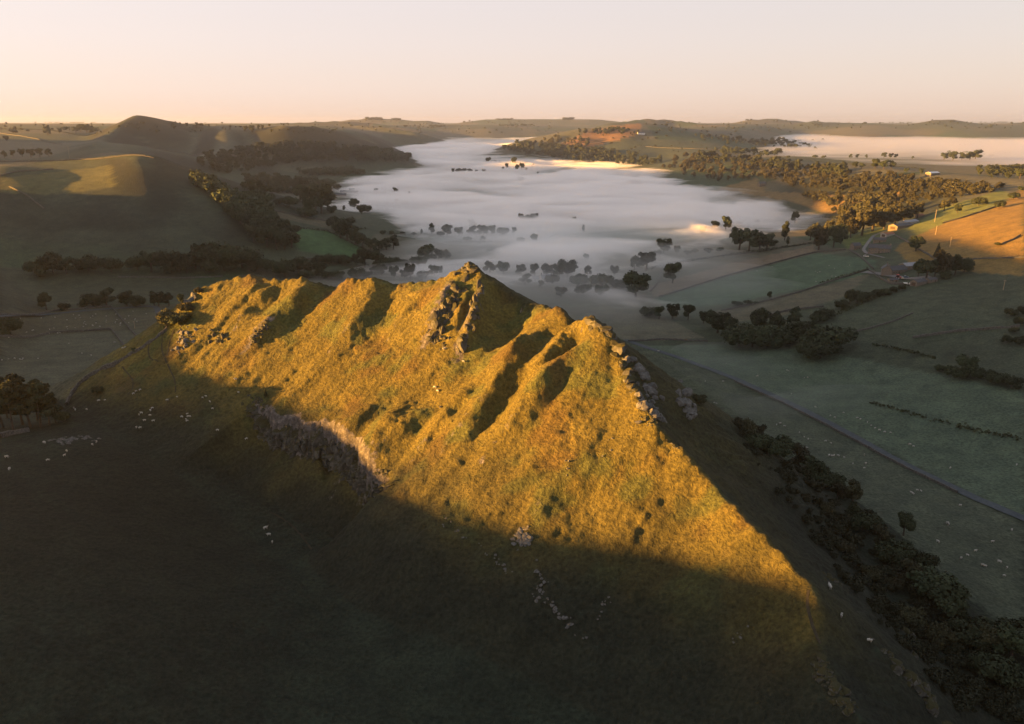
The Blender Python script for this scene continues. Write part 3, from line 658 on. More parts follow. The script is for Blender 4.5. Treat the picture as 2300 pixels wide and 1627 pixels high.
def core(lobes, k=0.7):
    V, F = [], []
    for (x, y, z, r) in lobes:
        o = len(V)
        for j in range(1, 5):
            for i in range(7):
                th = math.pi * j / 5; ph = 2 * math.pi * (i + 0.5 * (j % 2)) / 7; q = r * k * rnd.uniform(0.85, 1.1)
                V.append((x + q * math.sin(th) * math.cos(ph), y + q * math.sin(th) * math.sin(ph), z + q * math.cos(th)))
        for j in range(3):
            for i in range(7): F.append((o + j * 7 + i, o + (j + 1) * 7 + i, o + (j + 1) * 7 + (i + 1) % 7, o + j * 7 + (i + 1) % 7))
    return np.array(V), np.array(F)
def merge(parts):
    V, F, o = [], [], 0
    for v, f in parts: V.append(v); F.append(f + o); o += len(v)
    return np.concatenate(V), np.concatenate(F)
def lobes_round(seed, w=0.42, base=0.30, n=9):
    q = random.Random(seed); out = [(0, 0, 0.62, 0.26)]
    for k in range(n):
        t = 2 * math.pi * (k + q.random() * 0.7) / n; zz = q.uniform(base + 0.08, 0.82); rr = w * math.sqrt(max(0.15, 1 - ((zz - 0.58) / 0.45) ** 2)) * q.uniform(0.45, 0.72)
        out.append((rr * math.cos(t), rr * math.sin(t), zz, q.uniform(0.15, 0.22)))
    return out
def lobes_tall(seed):
    q = random.Random(seed); return [(q.uniform(-.07, .07), q.uniform(-.07, .07), 0.3 + 0.58 * k / 6, (0.19 if k < 5 else 0.12) * q.uniform(0.85, 1.1)) for k in range(7)]
def lobes_bush(seed):
    q = random.Random(seed); return [(0, 0, 0.45, 0.42)] + [(0.5 * math.cos(t) * q.uniform(.6, 1.1), 0.5 * math.sin(t) * q.uniform(.6, 1.1), q.uniform(0.25, 0.6), q.uniform(0.25, 0.36)) for t in [k * 1.05 for k in range(6)]]
def lobes_pine(seed):
    q = random.Random(seed); out = []
    for k in range(9):
        t = k * 2.4; zz = 0.38 + 0.57 * k / 8; rr = 0.20 * (1.1 - k / 9) * q.uniform(.7, 1.2); out.append((rr * math.cos(t) + 0.05 * k / 8, rr * math.sin(t), zz, q.uniform(0.10, 0.16)))
    return out
def lobes_conifer(seed):
    q = random.Random(seed); return [(q.uniform(-.02, .02), q.uniform(-.02, .02), 0.14 + 0.8 * k / 8, 0.22 * (1 - k / 9.5)) for k in range(9)]
def trunk_mesh(name, lobes, r0, lean=0.02, top=0.7):
    b = MB(); q = random.Random(len(lobes)); p0 = Vector((0, 0, -0.06)); p1 = Vector((lean, 0.01, 0.30)); p2 = Vector((lean * 1.5, -0.01, top))
    b.tube(p0, p1, r0 * 1.25, r0 * 0.85, 7); b.tube(p1, p2, r0 * 0.85, r0 * 0.3, 6)
    for k, l in enumerate(lobes[1:7]):
        a = p1.lerp(p2, 0.1 + 0.1 * k); b.tube(a, Vector(l[:3]), r0 * 0.42, r0 * 0.12, 5)
    return b.mesh(name, M['bark'])
PROTO = {}
def make_proto(key, lobes, mat, n, size, r0, squash=1.0, corek=0.72, top=0.7):
    c = leaf_cloud(lobes, n, size, hash(key) % 1000 if False else sum(map(ord, key)), squash)
    V, F = merge([c, core(lobes, corek)])
    crown = mesh_np('crown', V, F, mat, False); trunk = trunk_mesh('trunk', lobes, r0, top=top)
    # the small far copy in one piece
    c2 = leaf_cloud(lobes, max(90, n // 6), size * 2.0, sum(map(ord, key)) + 5, squash); V2, F2 = merge([c2, core(lobes, corek)])
    bt = MB(); bt.tube((0, 0, -0.06), (0, 0, 0.5), r0 * 1.3, r0, 4); tv = np.array(bt.v); tf = np.array([f for f in bt.f if len(f) == 4])
    V2, F2 = merge([(V2, F2), (tv, tf)])
    PROTO[key] = (crown, trunk, mesh_np('tree', V2, F2, mat, False), (V2, F2))
for k in range(3): make_proto('round%d' % k, lobes_round(k + 1, 0.40 + 0.05 * k, 0.26), M['leaf'], 1500, 0.040, 0.035)
for k in range(2): make_proto('brown%d' % k, lobes_round(k + 7, 0.42, 0.22), M['leaf_brown'], 1300, 0.042, 0.035)
for k in range(2): make_proto('tall%d' % k, lobes_tall(k + 3), M['leaf'], 1300, 0.038, 0.028)
for k in range(2): make_proto('bush%d' % k, lobes_bush(k + 5), M['leaf'], 1700, 0.048, 0.03)
make_proto('brownbush0', lobes_bush(9), M['leaf_brown'], 1500, 0.05, 0.03)
make_proto('pine0', lobes_pine(2), M['needle'], 1500, 0.030, 0.022, 0.6, 0.6, 0.92); make_proto('pine1', lobes_pine(5), M['needle'], 1500, 0.030, 0.022, 0.6, 0.6, 0.92)
make_proto('conifer0', lobes_conifer(4), M['needle'], 1300, 0.035, 0.022, 1.0, 0.75, 0.9)
KINDS = {'r': ['round0', 'round1', 'round2'], 'n': ['brown0', 'brown1'], 't': ['tall0', 'tall1'], 'b': ['bush0', 'bush1'], 'm': ['brownbush0'], 'p': ['pine0', 'pine1'], 'c': ['conifer0']}
NAMES = {'r': 'broadleaf_tree', 'n': 'broadleaf_tree', 't': 'broadleaf_tree', 'b': 'shrub', 'm': 'shrub', 'p': 'pine_tree', 'c': 'conifer_tree'}
CATS = {'r': 'tree', 'n': 'tree', 't': 'tree', 'b': 'shrub', 'm': 'shrub', 'p': 'tree', 'c': 'tree'}
N_TREES = [0]
def tree(px, py, hpx, kind, label, group=None):
    P = ground(px, py); dist = (P - Vector((0, 0, CAMZ))).length; h = hpx * dist / FPX * rnd.uniform(0.94, 1.06)
    key = rnd.choice(KINDS[kind]); crown, trunk, small, _ = PROTO[key]; rz = rnd.uniform(0, 6.28); w = rnd.uniform(0.72, 1.22); h = h * rnd.uniform(0.85, 1.15)
    loc = (P.x, P.y, P.z - 0.02 * h); N_TREES[0] += 1
    if hpx < 13:
        return single(NAMES[kind], small, loc, label, CATS[kind], group, rz, (h * w, h * w, h))
    o = thing(NAMES[kind], loc, label, CATS[kind], group, rz, (h * w, h * w, h))
    link('crown', crown, o); link('trunk', trunk, o)
    return o
ORD = 'first second third fourth fifth sixth seventh eighth ninth tenth eleventh twelfth thirteenth fourteenth fifteenth sixteenth seventeenth eighteenth nineteenth twentieth twenty-first twenty-second twenty-third twenty-fourth twenty-fifth twenty-sixth twenty-seventh twenty-eighth twenty-ninth thirtieth thirty-first thirty-second thirty-third thirty-fourth thirty-fifth thirty-sixth thirty-seventh thirty-eighth thirty-ninth fortieth forty-first forty-second forty-third forty-fourth forty-fifth forty-sixth forty-seventh forty-eighth'.split()
def trees(lst, label, group):
    """label: what they are | where; each one is told apart by its place in the row"""
    what, where = label.split(' | ')
    for k, a in enumerate(sorted(lst)): tree(*a, '%s, %s from the left %s' % (what, ORD[k], where), group)

tree(105,697,40,'r', 'large round tree standing alone at the left end of the roadside row')
trees([(147,697,17,'b'),(210,688,27,'b'),(222,688,26,'b'),(240,686,36,'r'),(285,687,30,'r'),(300,687,24,'b'),(315,688,24,'b'),(347,688,36,'t'),(357,688,30,'r'),(380,687,32,'r'),(408,686,25,'r')], 'dark tree | in the row along the road', 'roadside trees left of the ridge')
tree(25,752,36,'b', 'big dark bush at the left edge by the pasture wall')
tree(301,793,13,'r', 'tiny wind-bent thorn tree on the skyline of the low broken wall')
tree(220,886,15,'b', 'low dark gorse bush on the slope above the curved wall')
tree(375,737,32,'n', 'sparse thorn tree leaning on the ridge nose')
tree(402,732,30,'b', 'dark shrub pressed against the left end of the ridge')
tree(418,700,24,'m', 'dim shrub on the steep left nose of the ridge')
tree(447,660,16,'m', 'sunlit bush at the top of the left nose')
tree(597,893,20,'c', 'lone thorn tree casting a long shadow above the crag')
tree(648,1003,14,'b', 'small shrub rooted on the crag face')
trees([(8,962,96,'p'),(30,968,100,'p'),(52,955,92,'p'),(70,962,96,'p'),(92,960,88,'p'),(112,957,80,'p'),(126,950,46,'p'),(18,940,80,'p'),(84,945,78,'p')], 'tall dark pine | in the grove beside the tumbled wall', 'grove at the left edge')
tree(140,948,26,'b', 'low bush at the right-hand fringe of the dark grove')
trees([(120,614,52,'b'),(90,620,30,'b'),(150,616,34,'r'),(200,610,32,'b'),(250,612,36,'b'),(310,608,40,'b'),(340,612,40,'r'),(385,614,52,'b'),(420,614,40,'b'),(470,610,60,'r'),(505,608,62,'b'),(545,603,55,'b'),(440,604,50,'b'),(600,612,34,'b'),(640,622,42,'b'),(672,614,42,'b'),(575,610,30,'m')], 'dark shrub | at the foot of the big left hill', 'shrubs at the foot of the left hill')
trees([(570,545,42,'r'),(600,556,46,'r'),(622,562,56,'r'),(640,562,52,'t'),(655,557,42,'r'),(590,532,42,'r'),(540,503,32,'b'),(520,483,30,'b'),(560,522,40,'r'),(612,540,40,'r'),(500,458,20,'b'),(478,440,16,'b'),(640,535,40,'r'),(660,540,38,'r')], 'dark tree | on the flank of the big left hill', 'trees on the flank of the left hill')
trees([(750,520,30,'r'),(765,536,42,'r'),(780,541,44,'r'),(798,549,42,'t'),(815,556,34,'r'),(833,562,32,'r'),(850,566,32,'r'),(868,562,32,'r'),(884,561,30,'r')], 'dark tree | in the belt right of the green field', 'tree belt by the green field')
trees([(715,592,22,'b'),(735,592,24,'b'),(755,593,24,'b'),(775,594,24,'b'),(800,597,32,'r'),(820,602,42,'r'),(845,602,42,'r'),(870,606,34,'b'),(895,606,26,'b'),(720,612,30,'b'),(905,600,22,'b')], 'dim tree | in the hedge below the green field', 'hedge line below the green field')
trees([(715,624,24,'r'),(735,627,18,'b'),(757,627,20,'b'),(800,626,26,'b'),(842,619,24,'r'),(858,620,26,'r'),(885,626,28,'r'),(908,628,24,'r'),(922,628,38,'r'),(950,628,26,'b'),(975,622,30,'r'),(988,618,24,'r'),(690,626,22,'b'),(825,624,18,'b')], 'round tree | peeping over the ridge crest', 'trees behind the ridge crest')
trees([(585,428,22,'r'),(605,425,26,'t'),(622,432,28,'r'),(645,430,26,'r'),(660,425,24,'r'),(680,430,30,'r'),(690,470,46,'t'),(710,470,56,'t'),(722,480,58,'r'),(700,485,40,'r'),(730,425,28,'r'),(745,430,24,'r'),(715,428,30,'t'),(735,470,40,'r'),(675,455,40,'r'),(650,465,24,'b'),(628,462,22,'b'),(600,455,26,'b'),(690,488,26,'b'),(745,480,24,'b'),(760,430,18,'r'),(580,455,26,'r')], 'dark tree | in the big clump on the valley floor', 'clump on the left valley floor')
trees([(797,470,24,'r'),(820,478,24,'b'),(845,434,10,'r'),(888,436,14,'r'),(850,460,9,'b'),(868,460,9,'b'),(890,458,13,'b'),(910,462,10,'b'),(812,482,22,'r'),(773,474,14,'t'),(920,442,15,'r'),(790,433,10,'b')], 'small tree | on the left shore of the mist', 'trees at the left mist shore')
trees([(970,527,26,'t'),(947,527,12,'t'),(1005,532,24,'r'),(1030,532,28,'r'),(1060,532,28,'r'),(1085,532,30,'r'),(1105,530,26,'r'),(1130,530,22,'b'),(1155,529,18,'r'),(990,532,14,'b'),(1170,500,22,'r'),(1185,500,18,'b'),(1200,498,24,'r'),(1060,515,24,'r'),(1050,542,14,'b'),(1085,542,14,'b'),(1200,548,20,'r'),(1170,546,14,'b'),(930,530,10,'b'),(905,528,9,'b'),(880,527,9,'b'),(860,527,10,'b')], 'grey tree | in the hedge drowned in mist', 'trees in the middle of the mist')
trees([(1018,389,11,'r'),(1030,388,11,'b'),(1042,388,10,'b'),(1056,388,10,'b'),(1070,389,8,'r'),(1087,388,10,'r'),(1097,368,15,'r'),(1113,370,11,'r'),(1123,370,10,'r'),(1138,380,12,'r'),(1130,384,9,'r'),(1155,374,20,'r'),(1162,384,14,'r'),(1172,382,14,'r'),(1182,384,9,'r'),(1198,378,10,'r'),(1170,412,13,'r'),(1208,392,6,'r'),(1205,424,6,'b')], 'dark tree | on the island in the mist', 'trees on the mist island')
trees([(960,590,36,'r'),(985,588,34,'r'),(1000,585,30,'r'),(940,600,30,'b'),(1100,615,30,'r'),(1130,618,30,'r'),(1170,622,30,'r'),(1200,624,34,'r'),(1230,622,36,'r'),(1255,626,38,'r'),(1275,622,36,'r'),(1300,640,30,'b'),(1320,622,30,'r'),(1350,645,34,'b'),(1260,668,26,'r'),(1380,620,26,'r'),(1390,650,30,'b'),(1310,662,26,'b'),(1350,664,26,'b'),(1180,640,26,'r'),(1215,650,24,'r'),(1240,640,26,'b'),(1316,585,16,'r'),(1290,498,12,'r'),(1310,522,20,'t')], 'veiled tree | in thin mist behind the summit', 'veiled trees behind the summit')
tree(1428,668,66,'r', 'tallest dark tree in the thin mist right of the summit')
tree(1510,637,50,'r', 'lone round tree on the ploughed strip right of the summit')
trees([(1452,607,40,'r'),(1425,608,30,'r')], 'touching tree | of the pair at the mist edge', 'pair at the near mist edge')
trees([(1490,570,36,'r'),(1520,570,20,'r'),(1478,576,16,'b')], 'tree of the trio | in pale mist above the ploughed strip', 'trio in pale mist')
trees([(1605,520,30,'r'),(1630,520,32,'r')], 'joined round tree | of the pair deep in mist', 'joined pair in the mist')
trees([(1660,562,44,'r'),(1682,566,52,'r'),(1706,566,48,'r'),(1722,560,38,'r')], 'broad dark tree | in the round clump right of the mist', 'round clump right of the mist')
trees([(1762,540,38,'t'),(1769,552,20,'t'),(1733,552,14,'b')], 'upright tree | beside the round clump near the lane', 'upright trees beside the round clump')
tree(1785,502,26,'r', 'round tree on the mist margin below the wooded ridge')
trees([(1560,570,12,'b'),(1590,568,12,'b'),(1617,566,12,'b'),(1545,572,12,'b'),(1578,530,20,'r'),(1660,505,8,'b'),(1700,502,8,'b')], 'small grey bush | in the misty hedge above the strip', 'bushes in the misty hedge')
trees([(1455,712,28,'b'),(1480,717,32,'r'),(1510,717,36,'r'),(1545,720,36,'r'),(1580,727,36,'r'),(1600,735,40,'r')], 'dark tree | in the narrow end of the tree belt', 'left half of the tree belt')
trees([(1612,748,56,'r'),(1640,762,60,'r'),(1660,778,62,'b'),(1690,780,58,'b'),(1705,752,62,'r'),(1740,757,52,'r'),(1780,752,64,'t'),(1800,770,60,'r'),(1770,772,50,'b'),(1830,790,60,'r'),(1860,786,56,'b'),(1820,806,50,'b'),(1842,806,46,'b'),(1720,776,50,'b')], 'large dark tree | in the broad end of the tree belt', 'right half of the tree belt')
trees([(1650,687,14,'b'),(1661,687,10,'b'),(1680,685,12,'b'),(1728,672,18,'r'),(1697,683,7,'b')], 'small bush | on the meadow above the tree belt', 'bushes on the meadow slope')
trees([(1908,684,32,'r'),(1925,680,24,'b'),(1945,674,22,'b'),(1965,666,18,'b'),(1985,663,16,'b'),(2005,657,15,'b'),(2025,653,15,'b'),(1850,718,28,'b'),(1838,724,20,'b'),(1890,694,20,'b')], 'bush | in the hedge climbing to the farmhouse', 'hedge bushes below the farmhouse')
trees([(2062,622,40,'r'),(2080,626,46,'r'),(2098,624,40,'r'),(2114,624,56,'n'),(2130,618,44,'r'),(2145,618,42,'r'),(2165,612,30,'b'),(2122,628,20,'b')], 'tree | in the group sheltering the farmhouse', 'trees sheltering the farmhouse')
tree(2057,565,36,'r', 'round dark tree standing above the farmhouse on the golden slope')
tree(2104,580,34,'c', 'pointed dark tree uphill right of the farmhouse')
trees([(1838,562,52,'n'),(1830,545,40,'n'),(1872,556,50,'r'),(1858,535,44,'n'),(1820,540,34,'n'),(1888,548,44,'r')], 'half gilded tree | beside the small stone barn', 'trees beside the small barn')
trees([(1910,535,46,'n'),(1935,530,52,'n'),(1960,520,52,'n'),(1985,515,46,'n'),(2010,505,42,'n'),(1900,515,50,'n'),(1925,505,54,'n'),(1950,500,50,'n'),(1975,498,44,'n'),(2000,492,40,'n'),(2030,498,36,'n'),(2060,490,34,'n'),(1890,525,40,'n'),(2045,480,32,'n')], 'brown-green tree | in the wood behind the sheds', 'wood behind the farm sheds')
trees([(2150,479,15,'r'),(2245,468,19,'b'),(2276,448,17,'b'),(2197,462,18,'b'),(2292,430,12,'b'),(2120,474,22,'n'),(2140,462,20,'n')], 'bush | on the bright green sunlit field', 'bushes on the sunlit field')
tree(2241,553,9,'b', 'small bush beside the short broken wall on the golden hillside')
trees([(2168,842,44,'r'),(2145,850,26,'b'),(2185,850,30,'b'),(2240,862,28,'b'),(2270,870,26,'b'),(2110,834,18,'b'),(2225,850,20,'b')], 'dim tree | in the dark hollow at the right edge', 'trees in the dark right hollow')
trees([(2285,730,20,'b'),(2270,710,16,'b'),(2295,705,18,'b'),(2292,775,22,'b'),(2262,770,16,'b'),(2276,750,18,'b')], 'dark scrub | on the hillside at the right edge', 'scrub at the right edge')
trees([(1680,985,40,'n'),(1660,962,24,'m'),(1705,990,36,'n'),(1572,905,20,'m'),(1700,1005,34,'b'),(1730,1020,40,'b')], 'sparse thorn | on the skyline of the shaded flank', 'thorns on the shaded skyline')
q = random.Random(5); TH = []
for (u, v, h_, k_) in [(1755,1030,44,'b'),(1785,1055,50,'n'),(1820,1080,58,'r'),(1855,1105,54,'b'),(1885,1122,50,'n'),(1915,1130,60,'n'),(1870,1080,36,'b'),(1905,1165,50,'t'),(1940,1195,56,'b'),(1975,1235,60,'n'),(2015,1205,56,'r'),(2000,1265,52,'b'),(2040,1300,62,'n'),(2080,1345,66,'b'),(2125,1385,70,'r'),(2065,1280,46,'b'),(1845,1150,26,'m'),(1895,1225,30,'m'),(1955,1295,34,'m'),(2165,1440,76,'b'),(2215,1475,80,'n'),(2265,1500,80,'r'),(2235,1535,70,'b'),(2292,1475,66,'b'),(1990,1330,30,'m'),(2050,1395,36,'m'),(1800,1120,20,'m'),(2110,1450,40,'m')]:
    TH.append((u + q.gauss(0, 7), v + q.gauss(0, 7), h_ * q.uniform(0.8, 1.1), k_))
trees(TH, 'black shrub | in the thicket below the shaded flank', 'thicket below the shaded flank')
trees([(405,282,7,'r'),(420,285,9,'r'),(443,284,8,'r'),(452,284,7,'b'),(517,289,8,'r'),(553,297,13,'r'),(566,297,14,'r'),(582,292,10,'r'),(590,292,9,'r'),(648,282,5,'r')], 'small dark tree | on the skyline by the pointed hill', 'skyline trees by the pointed hill')
trees([(15,318,13,'r'),(30,300,9,'b'),(107,303,14,'r'),(110,305,13,'r'),(135,296,7,'b'),(170,298,14,'r'),(182,297,16,'r'),(195,298,17,'r'),(205,298,16,'r'),(215,297,10,'b'),(145,293,9,'b'),(30,352,14,'r'),(50,352,16,'r'),(70,354,18,'r'),(90,353,16,'r'),(110,352,14,'r'),(10,356,14,'r')], 'dark tree | on the fields before the pointed hill', 'trees left of the pointed hill')
trees([(2050,358,8,'r'),(2120,360,14,'r'),(2140,362,20,'r'),(2160,361,18,'r'),(2178,361,20,'r'),(2190,360,20,'r'),(2195,331,8,'r'),(2130,336,9,'r'),(2150,334,7,'r'),(2165,334,8,'r'),(2180,334,10,'r'),(2205,333,9,'r'),(2220,333,9,'r'),(2235,333,9,'r'),(2275,332,8,'r'),(1910,357,9,'r'),(1925,357,10,'r'),(1945,357,9,'r'),(1985,356,11,'r'),(2000,356,12,'r'),(2012,356,9,'r'),(1965,380,20,'r'),(1985,380,18,'r'),(2002,380,16,'r'),(1920,378,14,'r'),(1935,379,14,'r'),(1895,376,14,'r'),(2068,392,14,'r'),(2035,388,10,'r'),(2250,350,9,'b'),(2240,400,16,'r'),(2200,395,12,'r'),(2265,400,18,'r'),(2290,402,20,'r'),(1850,356,7,'b'),(1830,355,7,'b'),(1770,356,7,'b')], 'dark tree | on the misty plain beyond the wood', 'trees on the misty plain')

# woods that read as one mass
def scatter(poly, n, hpx, keys, name, label, colr_mat, seed, jitter=0.3):
    q = random.Random(seed); xs = [p[0] for p in poly]; ys = [p[1] for p in poly]; parts = []; c = None; k = 0; tries = 0
    while k < n and tries < n * 30:
        tries += 1
        u, v = q.uniform(min(xs), max(xs)), q.uniform(min(ys), max(ys))
        if not bool(in_poly(np.array([u]), np.array([v]), poly)[0]): continue
        P = ground(u, v); dist = (P - Vector((0, 0, CAMZ))).length; h = hpx * dist / FPX * q.uniform(1 - jitter, 1 + jitter)
        h = min(h, 26.0)
        V, F = PROTO[q.choice(keys)][3]; t = q.uniform(0, 6.28); cs, sn = math.cos(t), math.sin(t); w = h * q.uniform(0.9, 1.25)
        parts.append((np.column_stack([(V[:, 0] * cs - V[:, 1] * sn) * w + P.x, (V[:, 0] * sn + V[:, 1] * cs) * w + P.y, V[:, 2] * h + P.z - 0.05 * h]), F)); k += 1
    V, F = merge(parts); link(name, mesh_np(name, V, F, colr_mat, False), kind='stuff', label=label)
scatter([(1480,358),(1560,352),(1750,366),(1900,386),(2050,402),(2180,412),(2260,425),(2120,450),(2000,470),(1930,490),(1890,470),(2000,435),(1900,432),(1800,425),(1700,402),(1640,412),(1560,402),(1480,378)], 470, 12, ['brown0', 'brown1', 'round0'], 'wood', 'brown-green wood covering the sunlit ridge', M['leaf_brown'], 3)
scatter([(1560,352),(1750,366),(1900,386),(1900,400),(1740,385),(1620,372),(1560,366)], 70, 16, ['brown0', 'round1'], 'wood', 'line of taller trees along the wooded ridge', M['leaf'], 4)
scatter([(1800,440),(2010,442),(2000,465),(1900,490),(1850,470)], 70, 15, ['brown0', 'brown1', 'brownbush0'], 'wood', 'loose scrub on the lower sunlit slope', M['leaf_brown'], 5)
scatter([(1115,334),(1200,322),(1300,338),(1400,345),(1500,362),(1440,374),(1300,364),(1180,350)], 170, 12, ['round0', 'round1', 'round2'], 'wood', 'dark wood along the mist at the foot of the far hill', M['leaf'], 6)
scatter([(1280,296),(1400,292),(1440,300),(1420,304),(1300,303)], 40, 9, ['round0', 'brown0'], 'wood', 'trees round the far hilltop farm', M['leaf'], 7)
scatter([(1180,325),(1260,308),(1330,318),(1320,335),(1230,335)], 60, 8, ['brown0', 'round0'], 'wood', 'scrub among the far sunlit fields', M['leaf_brown'], 8)
scatter([(1550,300),(1700,318),(1850,330),(1840,338),(1700,330),(1560,310)], 80, 8, ['round0', 'round2'], 'wood', 'hedgerow trees on the far shaded slope', M['leaf'], 9)
scatter([(1600,338),(1760,345),(1740,352),(1620,347)], 40, 11, ['round0', 'round2'], 'wood', 'trees at the far edge of the wooded ridge', M['leaf'], 10)
scatter([(470,350),(560,338),(640,330),(760,330),(850,338),(925,360),(850,366),(760,362),(650,368),(560,388),(500,392),(440,368)], 260, 14, ['round0', 'round1', 'round2'], 'wood', 'dark wood on the lower slope of the pointed hill', M['leaf'], 11)
scatter([(840,342),(925,360),(900,366),(830,360)], 40, 20, ['round0', 'round1'], 'wood', 'tall trees at the tip of the spur by the mist', M['leaf'], 12)
scatter([(430,405),(520,440),(600,470),(640,520),(655,556),(600,545),(540,492),(480,444)], 170, 26, ['round0', 'round1', 'bush0'], 'wood', 'dark hanging wood behind the left hill', M['leaf'], 13)
scatter([(560,405),(720,415),(740,430),(700,440),(600,435),(540,425)], 60, 18, ['round0', 'round1', 'bush0'], 'wood', 'trees and hedges on the left valley side', M['leaf'], 14)
scatter([(660,388),(800,385),(830,392),(700,396)], 50, 13, ['round0', 'bush0'], 'wood', 'hedge trees on the mist shore', M['leaf'], 15)
scatter([(1860,405),(2100,412),(2240,430),(2180,440),(2000,425)], 110, 12, ['brown0', 'brownbush0'], 'wood', 'sunlit scrub high on the right slope', M['leaf_brown'], 16)
scatter([(1700,316),(1850,322),(1860,328),(1720,326)], 40, 8, ['round0', 'round1'], 'wood', 'trees half drowned in the plain mist', M['leaf'], 17)
scatter([(2100,345),(2300,348),(2300,356),(2150,352)], 40, 6, ['bush0', 'round1'], 'wood', 'hedges across the misty plain', M['leaf'], 18)
scatter([(2190,385),(2300,382),(2300,402),(2220,402)], 40, 14, ['round0', 'round1'], 'wood', 'dark trees at the right edge of the plain', M['leaf'], 19)
for k, (a, b, y, h) in enumerate([(820,860,268,5),(880,900,269,4),(1265,1288,268,5),(950,985,268,4),(1110,1150,268,3),(95,215,274,5),(1660,1690,270,3),(2240,2262,271,4),(1120,1200,282,4),(900,1000,284,4)]):
    scatter([(a, y), (b, y), (b, y + 2), (a, y + 2)], 26, h, ['round0', 'bush0'], 'wood', 'far plantation on the skyline', M['leaf'], 30 + k)

for k, (x0, x1, ya, yb, n) in enumerate([(0, 700, 276, 300, 110), (700, 1250, 272, 300, 120), (1450, 1800, 274, 300, 70), (1800, 2300, 272, 290, 90), (1250, 1650, 300, 345, 60)]):
    scatter([(x0, ya), (x1, ya), (x1, yb), (x0, yb)], n, 3.6, ['round0', 'bush0', 'round2'], 'wood', 'far hedgerow trees dotting the hazy hills', M['leaf'], 60 + k, 0.4)

scatter([(1650,950),(1850,1075),(2000,1205),(2150,1380),(2300,1530),(2300,1627),(2160,1600),(2000,1430),(1880,1290),(1800,1180),(1700,1060)], 330, 15, ['bush0', 'bush1', 'brownbush0', 'round1'], 'scrub', 'dark continuous scrub on the shaded flank', M['scrub'], 90, 0.65)
# ------------------------------------------------------------------ hedges
def hedge(pix, label, h=2.6, w=2.4, group='field hedges in the valley'):
    P = smooth_line(drape(pix, 3.0), 3); n = len(P); L = np.linalg.norm(np.diff(P, axis=0), axis=1).sum(); m = int(L * 2.4) + 20
    t = np.sort(rng.random(m)) * (n - 1); i = np.clip(t.astype(int), 0, n - 2); f = (t - i)[:, None]; q = P[i] * (1 - f) + P[i + 1] * f
    q = q + rng.normal(0, w * 0.3, (m, 2)); hv = h * (0.75 + 0.5 * fbm(q[:, 0] / 14, q[:, 1] / 14, 2, 300)); z = hz(q[:, 0], q[:, 1]) + rng.random(m) * hv
    c = np.column_stack([q, z]); a = rng.normal(size=(m, 3)); a /= np.linalg.norm(a, axis=1)[:, None]; b = np.cross(a, rng.normal(size=(m, 3))); b /= np.linalg.norm(b, axis=1)[:, None]; s_ = 0.75
    V = np.stack([c - a * s_, c - b * s_, c + a * s_, c + b * s_], 1).reshape(-1, 3); o = np.array((P[0][0], P[0][1], float(hz(*P[0]))))
    single('hedge', mesh_np('hedge', V - o, np.arange(4 * m).reshape(m, 4), M['hedge'], False), tuple(o), label, 'hedge', None)
for pix, lab in [([(655,512),(740,521),(818,562)], 'hedge along the top of the bright green field'),
    ([(640,445),(700,452),(760,458)], 'hedge left of the valley clump'),
    ([(745,458),(830,462),(960,475)], 'hedge running from the valley clump into the mist'),
    ([(800,517),(880,526),(960,530)], 'thin hedge reaching into the mist above the green field'),
    ([(560,490),(660,512)], 'hedge between striped brown field and wooded flank'),
    ([(700,585),(800,590),(910,612)], 'hedge under the bright green field'),
    ([(1000,545),(1100,545),(1170,548)], 'low dark hedge in front of the misty tree row'),
    ([(1840,640),(1900,622),(1950,606)], 'hedge from the green meadow up to the farm lane'),
    ([(1700,568),(1830,547),(1890,536)], 'hedge beside the lane left of the small barn'),
    ([(1850,722),(1920,690),(2040,642)], 'hedge climbing to the farmhouse yard'),
    ([(1450,610),(1480,600),(1600,580),(1720,562)], 'hedge at the near shore of the mist'),
    ([(1760,498),(1830,490),(1900,488)], 'hedge under the wooded ridge by the mist'),
    ([(1820,362),(1950,372),(2080,380)], 'far hedge on the plain behind the wooded ridge'),
    ([(2140,352),(2230,350),(2300,350)], 'far hedge on the plain at the right edge'),
    ([(0,290),(100,292),(220,300)], 'hedge line across the far fields left of the pointed hill'),
    ([(1950,905),(2030,925),(2120,950),(2220,975),(2300,990)], 'dark rushy bank crossing the lower right field'),
    ([(1960,775),(2010,785),(2060,795),(2100,805)], 'dark rushy bank on the right hillside')]:
    hedge(pix, lab, *((1.2, 3.0) if 'rushy' in lab else ()))

